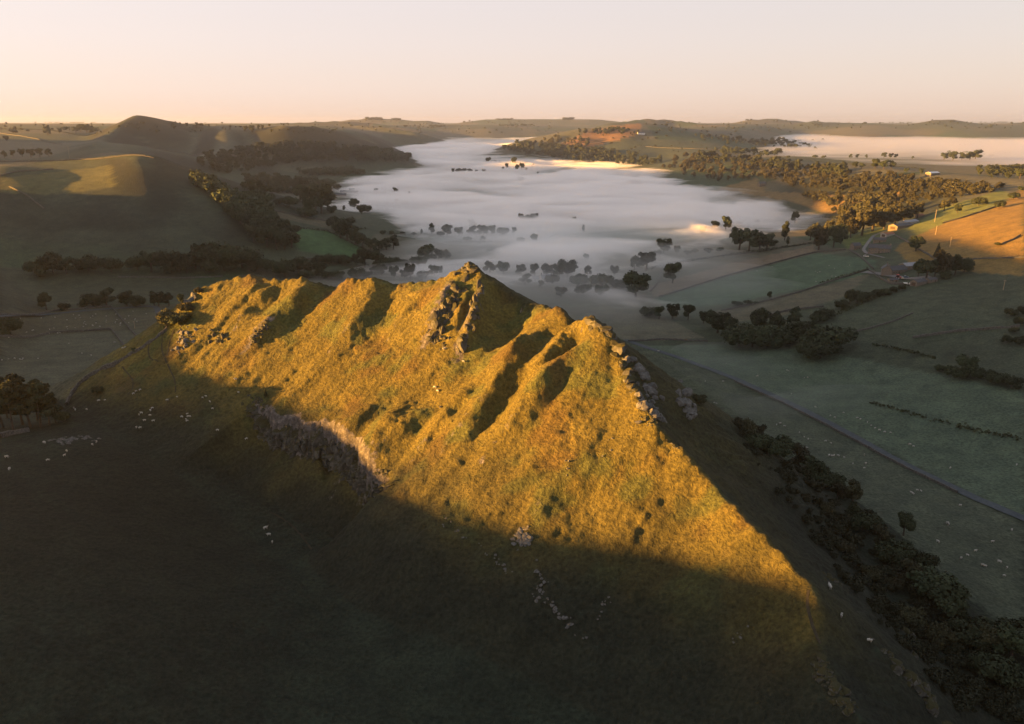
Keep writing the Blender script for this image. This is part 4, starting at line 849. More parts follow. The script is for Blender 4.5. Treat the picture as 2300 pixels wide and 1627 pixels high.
# ------------------------------------------------------------------ crags, outcrops and boulders
_ico = bmesh.new(); bmesh.ops.create_icosphere(_ico, subdivisions=2, radius=1.0); ICO_V = np.array([v.co[:] for v in _ico.verts]); ICO_F = np.array([[v.index for v in f.verts] for f in _ico.faces]); _ico.free()
def rock_shape(seed, stretch=(1, 1, 1)):
    r = np.random.default_rng(seed); V = ICO_V.copy()
    for _ in range(9):                                                   # split along flat planes
        d = r.normal(size=3); d /= np.linalg.norm(d); c = r.uniform(0.45, 0.8); p = V @ d; V = V - np.maximum(p - c, 0)[:, None] * d
    return (V + r.normal(0, 0.03, V.shape)) * np.array(stretch)
ROCK_MESHES = []
for k in range(8):
    V = rock_shape(900 + k, (1, 0.8, 0.8)); ROCK_MESHES.append(mesh_np('rock', V, ICO_F, M['rock'], False))
def crag(line, heights, label, seed, lean=0.22, step=0.45):
    P = np.array(line, float); seg = np.linalg.norm(np.diff(P, axis=0), axis=1); S = np.concatenate([[0], np.cumsum(seg)]); L = S[-1]
    s = np.arange(0, L, step); X = np.interp(s, S, P[:, 0]); Y = np.interp(s, S, P[:, 1]); X, Y = smooth_line(np.column_stack([X, Y]), 10).T
    Hh = np.interp(s / L, np.linspace(0, 1, len(heights)), heights); T = np.gradient(np.column_stack([X, Y]), axis=0); T /= np.linalg.norm(T, axis=1)[:, None]
    N = np.column_stack([T[:, 1], -T[:, 0]])                            # right of travel: down the hill
    nh = 30; rows = []
    for k in range(nh + 4):
        t = min(k / nh, 1.0); hgt = t * Hh; z0 = hz(X + N[:, 0] * 2.5, Y + N[:, 1] * 2.5) - 1.0
        col = 2.6 * (1 - 2.2 * np.abs(perlin(s / 5.0, hgt / 30, seed))) + 1.3 * (1 - 2.2 * np.abs(perlin(s / 1.9, hgt / 12, seed + 1))) + 0.45 * perlin(s / 0.8, hgt / 1.8, seed + 2) + 0.5 * np.round(2 * perlin(s / 2.4, hgt / 3.0, seed + 3)) / 2
        out = 0.8 + col - lean * hgt - 2.4 * sstep(0.6, 1.0, t) ** 2
        zz = z0 + hgt + 0.5 * perlin(s / 1.3, hgt / 2, seed + 4) * (t > 0)
        if k > nh:
            out = out - 1.1 * (k - nh); qx, qy = X + N[:, 0] * out, Y + N[:, 1] * out; zz = zz * 0.4 + (hz(qx, qy) - 0.35 * (k - nh) + 0.35) * 0.6
        rows.append(np.column_stack([X + N[:, 0] * out, Y + N[:, 1] * out, zz]))
    V = np.stack(rows, 0).reshape(-1, 3); o = Vector((X.mean(), Y.mean(), V[:, 2].min()))
    t = thing('limestone_crag', o, label, 'crag'); link('rock_face', mesh_np('rock_face', V - np.array(o), grid_faces(len(s), nh + 4), M['rock'], False), t)
    q = random.Random(seed)
    for k in range(90):                                                # buttresses and blocks standing out of the face
        i = q.randrange(len(s)); hh = Hh[i]
        if hh < 2.5: continue
        f = q.random(); lo = q.uniform(0, 0.55) * hh; tall = q.uniform(0.2, 0.42) * hh * (1 if f < 0.6 else 0.5); w = q.uniform(1.0, 2.8); off = 2.0 - lean * lo + q.uniform(-0.6, 0.9)
        r = link('rock', ROCK_MESHES[q.randrange(8)], t); z0 = float(hz(X[i] + N[i, 0] * 2.5, Y[i] + N[i, 1] * 2.5)) - 0.6
        r.location = (X[i] + N[i, 0] * off - o.x, Y[i] + N[i, 1] * off - o.y, z0 + lo + tall * 0.5 - o.z); r.scale = (w, w * q.uniform(.6, 1), tall * 0.75); r.rotation_euler = (q.gauss(0, .1), q.gauss(0, .1), q.uniform(0, 6.28))
crag(CLIFF, [1.0, 5.0, 9.0, 11.0, 12.0, 12.0, 10.0, 7.0, 2.5], 'fluted grey limestone crag along the foot of the sunlit face', 400)
PALE_MESHES = []
for k in range(8): PALE_MESHES.append(mesh_np('rock', rock_shape(940 + k, (1, 0.8, 0.7)), ICO_F, M['rock_pale'], False))
def outcrop(pix, n, size, label, seed, tall=1.3, spread=4.0, group=None, pale=False):
    q = random.Random(seed); pts = [ground(*p) for p in pix]; o = thing('limestone_outcrop', pts[0], label, 'rocks', group)
    for k in range(n):
        i = q.randrange(len(pts) - 1) if len(pts) > 1 else 0; t = q.random(); a = pts[i]; b = pts[min(i + 1, len(pts) - 1)]
        x = a.x + (b.x - a.x) * t + q.gauss(0, spread * 0.4); y = a.y + (b.y - a.y) * t + q.gauss(0, spread * 0.4); sc = size * q.uniform(0.4, 1.25)
        r = link('rock', (PALE_MESHES if pale else ROCK_MESHES)[q.randrange(8)], o); r.location = (x - pts[0].x, y - pts[0].y, float(hz(x, y)) - pts[0].z - 0.12 * sc)
        r.scale = (sc * q.uniform(.7, 1.2), sc * q.uniform(.7, 1.2), sc * tall * q.uniform(.6, 1.1)); r.rotation_euler = (q.gauss(0, .25), q.gauss(0, .25), q.uniform(0, 6.28))
outcrop([(1030,612),(1057,598),(1070,602)], 16, 2.2, 'jagged summit rocks on the highest point of the ridge', 1, 1.2, 3)
outcrop([(575,622),(600,624),(640,628)], 22, 0.9, 'pale rocks along the crest near the left end', 2, 0.9, 2)
outcrop([(1312,722),(1335,730),(1355,742),(1375,770),(1388,790)], 16, 2.6, 'sunlit rocks crowning the notch on the right-hand crest', 3, 1.2, 2)
outcrop([(1392,800),(1405,830),(1412,860),(1420,880)], 22, 1.7, 'line of pink sunlit rocks falling down the edge of the ridge', 4, 1.2, 2)
outcrop([(1430,830),(1450,860),(1465,890),(1450,920),(1475,930)], 44, 2.2, 'grey rocks on the shaded side below the notch', 5, 1.3, 5, pale=True)
outcrop([(1530,850),(1545,880),(1540,910),(1555,940)], 36, 2.4, 'grey crag at the outer edge of the shaded flank', 6, 1.4, 4, pale=True)
outcrop([(1455,930),(1480,960),(1520,1005),(1560,1045)], 30, 0.8, 'scattered rocks beside the crest path', 7, 0.9, 2)
outcrop([(400,740),(415,765),(405,785),(425,750)], 40, 1.3, 'grey shaded rocks at the foot of the left nose', 8, 1.3, 5, pale=True)
outcrop([(480,745),(500,765),(490,755)], 26, 1.5, 'small shaded crag under the left end of the sunlit face', 9, 1.4, 3)
outcrop([(1165,1195),(1180,1215),(1170,1225)], 40, 1.2, 'pale rock outcrop just below the shadow edge', 10, 0.9, 3, pale=True)
outcrop([(130,990),(170,988),(215,985)], 46, 1.1, 'pale rocky scar on the dark shoulder at the left', 11, 0.8, 4, pale=True)
outcrop([(1840,1480),(1850,1510),(1870,1540),(1890,1575),(1910,1600)], 60, 1.2, 'broken rock rib on the near dark crest', 12, 1.0, 2)
outcrop([(1990,1385),(2020,1410),(2040,1440),(2050,1470)], 54, 1.5, 'grey cliff edge on the near dark spur', 13, 1.3, 3)
outcrop([(2020,1500),(2060,1540),(2090,1580),(2115,1620)], 64, 1.6, 'lower grey cliff at the bottom right of the dark spur', 14, 1.4, 4)
outcrop([(1850,1300),(1870,1290),(1885,1315)], 20, 0.9, 'small crag beside the sheep at the end of the sunlight', 15, 1.1, 2)
outcrop([(840,1070),(855,1075),(865,1062)], 24, 1.1, 'broken rocks at the right end of the crag', 16, 1.1, 3)
outcrop([(560,888),(580,905),(590,930)], 26, 1.0, 'rocks at the left end of the crag below the thorn tree', 17, 1.2, 2)
outcrop([(600,735),(585,755),(565,775)], 26, 1.2, 'dark rock step across the sunlit face near the left end', 18, 1.0, 2)
outcrop([(1040,640),(1015,680),(995,720),(980,755)], 34, 2.6, 'dark rock buttress running down left from the summit', 21, 1.6, 5)
outcrop([(1080,640),(1072,690),(1055,740),(1035,790)], 28, 2.2, 'sharp rock rib running straight down from the summit', 22, 1.7, 2.5)
outcrop([(985,735),(975,760),(1000,770)], 30, 1.1, 'bare rock slab at the foot of the summit buttress', 19, 1.3, 4)
outcrop([(650,440),(655,445)], 8, 2.0, 'pale scree stones on the far side of the left hill', 20, 0.8, 6)
def boulders(pix, n, size, label, group, spread=5, seed=0):
    q = random.Random(seed); spots = []
    for k in range(n):
        i = q.randrange(len(pix) - 1); t = q.random(); u = pix[i][0] + (pix[i + 1][0] - pix[i][0]) * t + q.gauss(0, spread); v = pix[i][1] + (pix[i + 1][1] - pix[i][1]) * t + q.gauss(0, spread)
        spots.append((v, u))
    for k, (v, u) in enumerate(sorted(spots)):
        P = ground(u, v); sc = size * q.uniform(0.45, 1.3); single('boulder', PALE_MESHES[k % 8], (P.x, P.y, P.z + 0.12 * sc), '%s, %s from the top' % (label, ORD[k]), 'boulder', group, q.uniform(0, 6.28), sc)
boulders([(990,1165),(1010,1190),(1075,1225),(1100,1245),(1120,1265),(1145,1290)], 26, 0.5, 'pale boulder in the left string on the dark slope', 'left string of boulders', 4, 1)
boulders([(1200,1265),(1205,1290),(1225,1310),(1205,1335),(1215,1345),(1255,1375),(1270,1400),(1310,1440)], 40, 0.65, 'pale boulder in the longer string below the outcrop', 'right string of boulders', 6, 2)
boulders([(1335,1390),(1345,1370),(1365,1355),(1380,1350)], 9, 0.5, 'small boulder in the group right of the long string', 'loose group of boulders', 4, 3)
boulders([(1290,1060),(1260,1050),(1375,1000),(1385,985),(1300,1170)], 10, 0.5, 'small pinkish boulder on the sunlit lower face', 'boulders on the sunlit face', 8, 4)
boulders([(1630,1440),(1660,1430),(1680,1425)], 6, 0.4, 'small dim boulder low on the dark slope near the crest', 'dim boulders', 6, 5)

# ------------------------------------------------------------------ sheep
def sheep_mesh(name, graze):
    hd = (0.78, 0, 0.30) if graze else (0.80, 0, 0.88)
    nk = (0.56, 0, 0.55) if graze else (0.60, 0, 0.76)
    V = [(-0.48, 0, 0.58), (-0.15, 0, 0.60), (0.22, 0, 0.60), (0.42, 0, 0.62), nk, hd, (hd[0] + 0.14, 0, hd[2] - 0.10)]
    Rr = [0.20, 0.27, 0.27, 0.22, 0.13, 0.10, 0.06]; E = [(0, 1), (1, 2), (2, 3), (3, 4), (4, 5), (5, 6)]
    for x, sp in ((-0.40, 0), (0.32, 3)):
        for y in (-0.13, 0.13):
            k = len(V); V += [(x, y, 0.34), (x + 0.02, y, 0.16), (x, y, -0.02)]; Rr += [0.075, 0.042, 0.04]; E += [(sp, k), (k, k + 1), (k + 1, k + 2)]
    for y in (-0.11, 0.11): V.append((hd[0] - 0.05, y * 1.3, hd[2] + 0.05)); Rr.append(0.03); E.append((5, len(V) - 1))
    V.append((-0.68, 0, 0.50)); Rr.append(0.05); E.append((0, len(V) - 1))
    me = bpy.data.meshes.new(name); me.from_pydata(V, E, []); o = bpy.data.objects.new('tmp', me); COL.objects.link(o)
    md = o.modifiers.new('s', 'SKIN'); ss = o.modifiers.new('u', 'SUBSURF'); ss.levels = 1; ss.render_levels = 1
    for i, sv in enumerate(me.skin_vertices[0].data): sv.radius = (Rr[i], Rr[i]); sv.use_root = (i == 1)
    dg = bpy.context.evaluated_depsgraph_get(); out = bpy.data.meshes.new_from_object(o.evaluated_get(dg)); out.name = name
    bpy.data.objects.remove(o); out.materials.clear(); out.materials.append(M['wool']); out.polygons.foreach_set('use_smooth', [True] * len(out.polygons)); return out
SHEEP = [sheep_mesh('sheep', True), sheep_mesh('sheep', False)]
def flock(lst, label, group, scale=1.0):
    for k, (u, v) in enumerate(sorted(lst)):
        P = ground(u, v); single('sheep', rnd.choice(SHEEP), (P.x, P.y, P.z + 0.03), label if len(lst) == 1 else '%s, %s from the left' % (label, ORD[k]), 'sheep', group, rnd.choice((0.2, 3.3)) + rnd.gauss(0, 0.7), 0.88 * scale * rnd.uniform(0.8, 1.15))
q = random.Random(17)
up = []
while len(up) < 46:
    u = q.gauss(225, 85); v = 706 + q.random() * 32 - (u - 200) * 0.06
    if 30 < u < 400: up.append((u, v))
flock(up, 'white sheep in the flock on the pasture under the road', 'flock under the road')
flock([(6,738),(20,760),(60,748),(75,743),(110,750),(130,750),(135,749),(205,800),(227,742),(155,773),(258,771),(338,771)], 'white sheep along the wall between the two pastures', 'sheep along the pasture wall', 1.05)
flock([(5,811),(20,809),(33,807),(45,809),(50,809),(52,807),(86,807),(276,784),(281,783),(184,795)], 'white sheep on the pale pasture above the dark grove', 'sheep above the grove', 1.05)
flock([(170,925),(167,921),(195,922),(313,935),(318,931),(338,924),(343,921),(337,935),(325,948),(345,950),(307,965),(315,963),(222,903),(236,901),(300,887),(306,882),(315,878)], 'white sheep on the grass between grove and ridge foot', 'sheep between grove and ridge')
flock([(409,941),(421,933),(423,938),(418,944),(427,939),(421,950)], 'white sheep in the tight knot below the ridge nose', 'tight knot of sheep')
flock([(456,898),(463,894),(472,906),(478,921),(376,903),(398,894),(489,972),(554,990),(529,857),(536,884)], 'white sheep scattered toward the left end of the crag', 'sheep near the crag')
flock([(22,1057),(16,1030),(108,1036),(145,1025),(150,1015),(208,1001),(217,996),(100,998)], 'white sheep on the dark shoulder at the left edge', 'sheep on the dark shoulder', 1.15)
flock([(977,873),(983,884)], 'sunlit sheep of the pair in mid face', 'pair on the sunlit face', 1.2)
flock([(989,919)], 'single sunlit sheep below the pair on the golden face', None, 1.2)
flock([(998,788),(1029,788),(1041,816)], 'sunlit sheep under the summit buttress', 'sheep under the buttress', 1.2)
flock([(604,1205),(612,1221),(597,1192)], 'sheep in the trio on the dark slope below the crag', 'trio on the dark slope', 1.25)
flock([(1863,1323)], 'bright sheep standing where the sunlight ends on the crest', None, 1.3)
flock([(1889,1390)], 'pale sheep walking on the dark near crest', None, 1.2)
flock([(1952,1443)], 'nearest pale sheep grazing on the dark spur', None, 1.3)
flock([(1479,791)], 'white sheep standing on the valley road', None, 1.3)
flock([(1630,819),(1701,847),(1767,834),(1771,835),(1806,851),(1814,850),(1777,887),(1831,916),(1865,936),(1875,941),(1894,929),(1925,941),(1932,944),(1948,951),(1956,959),(1965,964),(1975,968),(1987,973),(2000,974),(2043,1001),(2051,1005),(2134,1054),(2283,1046)], 'white sheep on the meadow beyond the valley road', 'sheep beyond the road', 1.1)
flock([(1584,858),(1624,859),(1604,907),(1609,909),(1744,957),(1752,953),(1762,959),(1795,975),(1806,984),(1815,989),(1854,993),(1866,998),(1795,1002),(1812,1009),(1862,1025),(1868,1027),(1873,1026),(1882,1026),(1895,1030),(1941,1024),(1944,1043),(1915,1044),(1941,1053),(2060,1104),(2068,1105),(2046,1109),(2050,1111)], 'white sheep on the near side of the road below the ridge', 'sheep below the ridge', 1.1)
flock([(2156,1138),(2127,1178),(2130,1181),(2272,1193),(2229,1219),(2191,1239),(2172,1251),(2158,1256),(2206,1272),(2212,1274),(2244,1265),(2261,1278),(2255,1297),(2106,1219)], 'white sheep in the dark lower right corner of the meadow', 'sheep in the lower right meadow', 1.1)
flock([(1862,598),(1874,605),(1908,597),(1832,611),(1836,614),(1841,612),(1868,622),(1877,623),(1832,634),(1855,633),(1864,632),(1700,610),(1735,600)], 'tiny white sheep on the green meadow left of the farmhouse', 'sheep on the green meadow', 1.1)

# ------------------------------------------------------------------ buildings
def house(px, py, rz, L, W, eave, rise, label, name='stone_house', wallm='stone', roofm='slate', chim=1, rows=2, cols=4, door=True, porch=False, off=(0, 0), overhang=0.25, openfront=False):
    P = ground(px, py); x0, y0 = P.x + off[0], P.y + off[1]; z = min(float(hz(x0 + dx, y0 + dy)) for dx in (-L / 2, 0, L / 2) for dy in (-W / 2, W / 2)) - 0.1
    zt = float(hz(x0, y0)); t = thing(name, (x0, y0, zt - 0.1), label, 'house' if name in ('stone_house', 'farmhouse', 'cottage') else 'barn', None, rz)
    lo = z - zt - 0.6
    b = MB(); h = eave; a, c = L / 2, W / 2
    V = [(-a, -c, lo), (a, -c, lo), (a, c, lo), (-a, c, lo), (-a, -c, h), (a, -c, h), (a, c, h), (-a, c, h), (-a, 0, h + rise), (a, 0, h + rise)]
    b.add(V, [(0, 1, 5, 4), (2, 3, 7, 6), (1, 2, 6, 9, 5), (3, 0, 4, 8, 7), (3, 2, 1, 0)])
    link('wall', b.mesh('wall', M[wallm]), t)
    r = MB(); o = overhang; k = rise / c; th = 0.18; e = h - o * k
    for sgn in (-1, 1):
        Vr = [(-a - o, sgn * (c + o), e), (a + o, sgn * (c + o), e), (a + o, 0, h + rise), (-a - o, 0, h + rise)]; V2 = [(p[0], p[1], p[2] + th) for p in Vr]
        F = [(0, 1, 2, 3), (7, 6, 5, 4), (0, 4, 5, 1), (1, 5, 6, 2), (3, 7, 4, 0)]
        r.add(Vr + V2, F if sgn < 0 else [tuple(reversed(f)) for f in F])
    roof = link('roof', r.mesh('roof', M[roofm]), t)
    for k_ in range(chim):
        cx = (-a + 0.5, a - 0.5, 0)[k_ % 3]; q_ = MB().box(cx - 0.45, cx + 0.45, -0.35, 0.35, h + rise - 0.7, h + rise + 1.3); q_.box(cx - 0.52, cx + 0.52, -0.42, 0.42, h + rise + 1.303, h + rise + 1.45); q_.tube((cx - .2, 0, h + rise + 1.4), (cx - .2, 0, h + rise + 1.8), .13, .11); q_.tube((cx + .2, 0, h + rise + 1.4), (cx + .2, 0, h + rise + 1.8), .13, .11)
        link('chimney', q_.mesh('chimney', M['stone']), roof)
    for sgn in (-1, 1):
        for rw in range(rows):
            for cc in range(cols):
                wx = -a + L * (cc + 0.5) / cols; wz = 1.0 + rw * (eave - 0.6) / max(rows, 1)
                if door and sgn < 0 and rw == 0 and cc == cols // 2:
                    y_ = -c - 0.02; dr = link('door', MB().box(wx - 0.5, wx + 0.5, y_ - 0.06, y_ + 0.05, 0.0, 2.05).mesh('door', M['doorm']), t); continue
                y_ = sgn * c; pr = MB(); y1_ = y_ + sgn * 0.03
                pr.box(wx - 0.55, wx + 0.55, min(y_ - .05, y1_), max(y_ + .05, y1_), wz, wz + 1.25); w_ = link('window', pr.mesh('window', M['timber']), t)
                y2 = y_ + sgn * 0.06; pn = MB()
                for sx in (-1, 1): pn.box(wx + (0.05 if sx > 0 else -0.47), wx + (0.47 if sx > 0 else -0.05), min(y1_ - .01, y2), max(y1_ + .01, y2), wz + 0.1, wz + 1.15)
                link('pane', pn.mesh('pane', M['glass']), w_)
    if openfront:
        link('door', MB().box(-a - 0.05, -a + 0.04, -c * 0.55, c * 0.55, 0.0, eave * 0.85).mesh('door', M['doorm']), t)
    return t
house(1990,617, 1.15, 10, 8, 5.2, 3.4, 'two-storey stone farmhouse with its gable facing the meadow', 'farmhouse', chim=2, rows=2, cols=3)
house(2012,614, 0.35, 17, 7, 3.4, 3.0, 'long low stone range joined behind the farmhouse', 'farm_building', chim=1, rows=1, cols=5)
house(1974,568, -0.45, 19, 7, 5.0, 3.0, 'long two-storey stone cottage row facing the meadow', 'cottage', chim=2, rows=2, cols=7)
house(1921,560, 0.2, 9, 6.5, 4.2, 2.6, 'small square stone barn left of the cottage row', 'barn', chim=0, rows=1, cols=2)
house(2022,513, 0.55, 30, 11, 3.6, 2.2, 'big dark-roofed cattle shed with a pale gable in the sun', 'cattle_shed', wallm='stone', roofm='slate', chim=0, rows=0, cols=0, door=False, openfront=True)
house(2040,505, 0.55, 26, 10, 4.0, 1.6, 'grey sheet-roofed lean-to behind the big cattle shed', 'shed', wallm='timber', roofm='sheet', chim=0, rows=0, cols=0, door=False)
house(1993,531, 0.55, 15, 7, 3.0, 1.5, 'low rust-red shed below the cattle shed', 'shed', wallm='timber', roofm='rust', chim=0, rows=0, cols=0, door=False, openfront=True)
house(2062,640, 0.5, 12, 6, 3.0, 1.8, 'stone cart shed below the farmhouse trees', 'shed', chim=0, rows=0, cols=0, door=False, openfront=True)
house(2040,604, 0.35, 14, 8, 3.4, 2.0, 'grey-roofed shed behind the farmhouse', 'shed', wallm='stone', roofm='sheet', chim=0, rows=0, cols=0, door=False)
house(1975,545, -0.4, 12, 6, 3.2, 2.2, 'slate-roofed byre above the cottage row', 'barn', chim=0, rows=1, cols=3)
house(2090,634, 0.3, 8, 5, 2.6, 1.2, 'small stone outbuilding under the farmhouse trees', 'shed', chim=0, rows=1, cols=2)
house(2005,634, 0.1, 7, 4, 2.3, 1.0, 'low stone pigsty in front of the farmhouse', 'shed', chim=0, rows=1, cols=2)
house(1711,418, 0.3, 16, 9, 5.5, 3.5, 'sunlit farmhouse among trees at the foot of the wooded ridge', 'farmhouse', chim=2, rows=2, cols=4)
house(1723,369, 0.2, 16, 9, 4.5, 4.0, 'small sunlit house with red roof on the wooded crest', 'stone_house', roofm='rust', chim=1, rows=1, cols=3)
house(1440,302, 0.1, 26, 10, 5, 4, 'pale farm on the far sunlit hilltop', 'farmhouse', wallm='white', chim=1, rows=1, cols=3)
house(2094,394, 0.5, 24, 10, 4, 2, 'white-roofed barn on the skyline of the wooded ridge', 'barn', roofm='white', chim=0, rows=0, cols=0, door=False)
house(765,441, 0.1, 24, 9, 3.4, 2.4, 'long low farm sheds on the left valley floor near the clump', 'barn', roofm='slate', chim=0, rows=1, cols=4)
house(785,434, 0.0, 40, 10, 3.4, 2.4, 'dark-roofed barn behind the low farm sheds', 'barn', roofm='slate', chim=0, rows=0, cols=0, door=False)
house(1226,634, 0.4, 11, 7, 4.5, 3.0, 'white cottage glimpsed in the thin mist behind the summit', 'cottage', wallm='white', roofm='sheet', chim=1, rows=2, cols=3)
house(1206,632, 0.1, 9, 6, 3.0, 2.2, 'pale outhouse beside the misty white cottage', 'shed', wallm='white', roofm='sheet', chim=0, rows=1, cols=2)
house(1905,466, 0.2, 8, 5, 2.6, 1.6, 'tiny pale hut at the lower edge of the sunlit scrub', 'shed', wallm='white', roofm='sheet', chim=0, rows=0, cols=0, door=False)
house(2065,488, 0.3, 9, 5, 2.6, 1.4, 'rust-roofed hut at the top of the farm track', 'shed', roofm='rust', chim=0, rows=0, cols=0, door=False)

# ------------------------------------------------------------------ vehicles in the farmyard
def wheel(t, x, y, r, w, nm='wheel'):
    b = MB(); b.tube((x, y - w / 2, r), (x, y + w / 2, r), r, r, 14); wv = link(nm, b.mesh('wheel', M['rubber']), t); b2 = MB(); b2.tube((x, y - w / 2 - 0.02, r), (x, y + w / 2 + 0.02, r), r * 0.5, r * 0.5, 10); link('rim', b2.mesh('rim', M['white']), wv)
P = ground(2017, 628); t = thing('tractor', (P.x, P.y, P.z + 0.3), 'red tractor parked beside the farmhouse', 'tractor', None, 0.4, 1.3)
link('bonnet', MB().box(0.1, 1.9, -0.45, 0.45, 0.8, 1.5).mesh('bonnet', M['red']), t); link('cab', MB().box(-1.1, 0.1, -0.65, 0.65, 1.1, 2.6).mesh('cab', M['glass']), t); link('roof', MB().box(-1.2, 0.2, -0.75, 0.75, 2.602, 2.78).mesh('roof', M['red']), t)
link('mudguard', MB().box(-1.3, 0.0, -0.95, -0.66, 1.3, 1.5).mesh('mudguard', M['red']), t); link('mudguard', MB().box(-1.3, 0.0, 0.66, 0.95, 1.3, 1.5).mesh('mudguard', M['red']), t)
for y in (-0.85, 0.85): wheel(t, -0.7, y, 0.8, 0.4); wheel(t, 1.5, y * 0.85, 0.45, 0.28)
b = MB(); b.tube((1.0, -0.3, 1.5), (1.0, -0.3, 2.3), 0.05, 0.05); link('exhaust', b.mesh('exhaust', M['rubber']), t)
P = ground(2043, 641); t = thing('flatbed_trailer', (P.x, P.y, P.z + 0.25), 'long white trailer standing below the farmyard', 'trailer', None, -0.25, 1.2)
link('bed', MB().box(-3.6, 3.6, -1.1, 1.1, 0.9, 1.15).mesh('bed', M['white']), t); link('headboard', MB().box(3.45, 3.6, -1.1, 1.1, 1.153, 2.0).mesh('headboard', M['white']), t); link('drawbar', MB().box(3.603, 5.0, -0.08, 0.08, 0.85, 1.0).mesh('drawbar', M['rubber']), t)
for x in (-1.6, -0.6):
    for y in (-0.95, 0.95): wheel(t, x, y, 0.45, 0.3)
def car(px, py, rz, mat, label):
    P = ground(px, py); t = thing('parked_car', (P.x, P.y, P.z + 0.3), label, 'car', None, rz, 1.1)
    b = MB(); b.add([(-2.1, -.85, .35), (2.1, -.85, .35), (2.1, .85, .35), (-2.1, .85, .35), (-2.1, -.85, .95), (2.0, -.85, .85), (2.0, .85, .85), (-2.1, .85, .95)], [(3, 2, 1, 0), (4, 5, 6, 7), (0, 1, 5, 4), (1, 2, 6, 5), (2, 3, 7, 6), (3, 0, 4, 7)]); link('body', b.mesh('body', M[mat]), t)
    b = MB(); b.add([(-1.9, -.78, .955), (1.0, -.78, .9), (1.0, .78, .9), (-1.9, .78, .955), (-1.5, -.65, 1.45), (.3, -.65, 1.45), (.3, .65, 1.45), (-1.5, .65, 1.45)], [(0, 1, 5, 4), (1, 2, 6, 5), (2, 3, 7, 6), (3, 0, 4, 7)]); link('window', b.mesh('window', M['glass']), t)
    link('roof', MB().box(-1.5, .3, -.65, .65, 1.452, 1.5).mesh('roof', M[mat]), t)
    for x in (-1.3, 1.35):
        for y in (-.8, .8): wheel(t, x, y, .33, .2)
car(2034,625, 0.2, 'blue', 'pale blue car in the farmyard beside the red tractor')
car(2070,631, 0.9, 'white', 'white car under the trees right of the farmyard')
car(1945,578, -0.4, 'white', 'white car parked in front of the cottage row')

# ------------------------------------------------------------------ poles
def power_pole(px, py, hpx, label, group=None):
    P = ground(px, py); h = hpx * (P - Vector((0, 0, CAMZ))).length / FPX; t = thing('power_pole', (P.x, P.y, P.z - 0.3), label, 'pole', group, rnd.uniform(-0.4, 0.4))
    b = MB(); b.tube((0, 0, 0), (0, 0, h), 0.20, 0.15, 8); link('post', b.mesh('post', M['pole']), t); link('crossarm', MB().box(-0.9, 0.9, -0.08, 0.08, h - 0.75, h - 0.55).mesh('crossarm', M['pole']), t)
    for x in (-0.75, 0, 0.75):
        b = MB(); b.tube((x, 0, h - 0.55), (x, 0, h - 0.25), 0.06, 0.05); link('insulator', b.mesh('insulator', M['rubber']), t)
power_pole(2099,499,24,'power pole on the bright green field above the sheds'); power_pole(2101,528,18,'power pole where green field meets golden hillside'); power_pole(2133,556,20,'power pole on the golden hillside above the pointed tree')
power_pole(1867,475,14,'power pole on the pale field under the wooded ridge'); power_pole(2253,652,20,'dim power pole on the shaded hillside at the right'); power_pole(157,357,22,'sunlit pole standing on the left plateau'); power_pole(303,738,16,'pole among the sheep left of the ridge')

# ------------------------------------------------------------------ mist and haze
def vol_mat(name, color, density, g=0.72):
    m = bpy.data.materials.new(name); m.use_nodes = True; n, l = m.node_tree.nodes, m.node_tree.links; n.clear()
    o = n.new('ShaderNodeOutputMaterial'); v = n.new('ShaderNodeVolumePrincipled')
    v.inputs['Color'].default_value = (*color, 1); v.inputs['Density'].default_value = density; v.inputs['Anisotropy'].default_value = g
    l.new(v.outputs[0], o.inputs['Volume']); return m
def closed_sheet(name, xs, ys, top, bottom, mat, label=None):
    top = np.maximum(top, -40.0); bottom = np.minimum(top, -12.0) - 4.0            # its floor lies under the ground
    ny, nx = top.shape; X, Y = np.meshgrid(xs, ys); N = nx * ny
    V = np.concatenate([np.stack([X, Y, top], -1).reshape(-1, 3), np.stack([X, Y, bottom], -1).reshape(-1, 3)])
    F = grid_faces(nx, ny); i = np.arange(N).reshape(ny, nx)
    S = []
    for e in (i[0, :], i[:, -1], i[-1, ::-1], i[::-1, 0]):
        S.append(np.stack([e[:-1] + N, e[1:] + N, e[1:], e[:-1]], 1))
    me = mesh_np(name, V, np.concatenate([F, F[:, ::-1] + N] + S), mat, True)
    return link(name, me, kind='stuff')
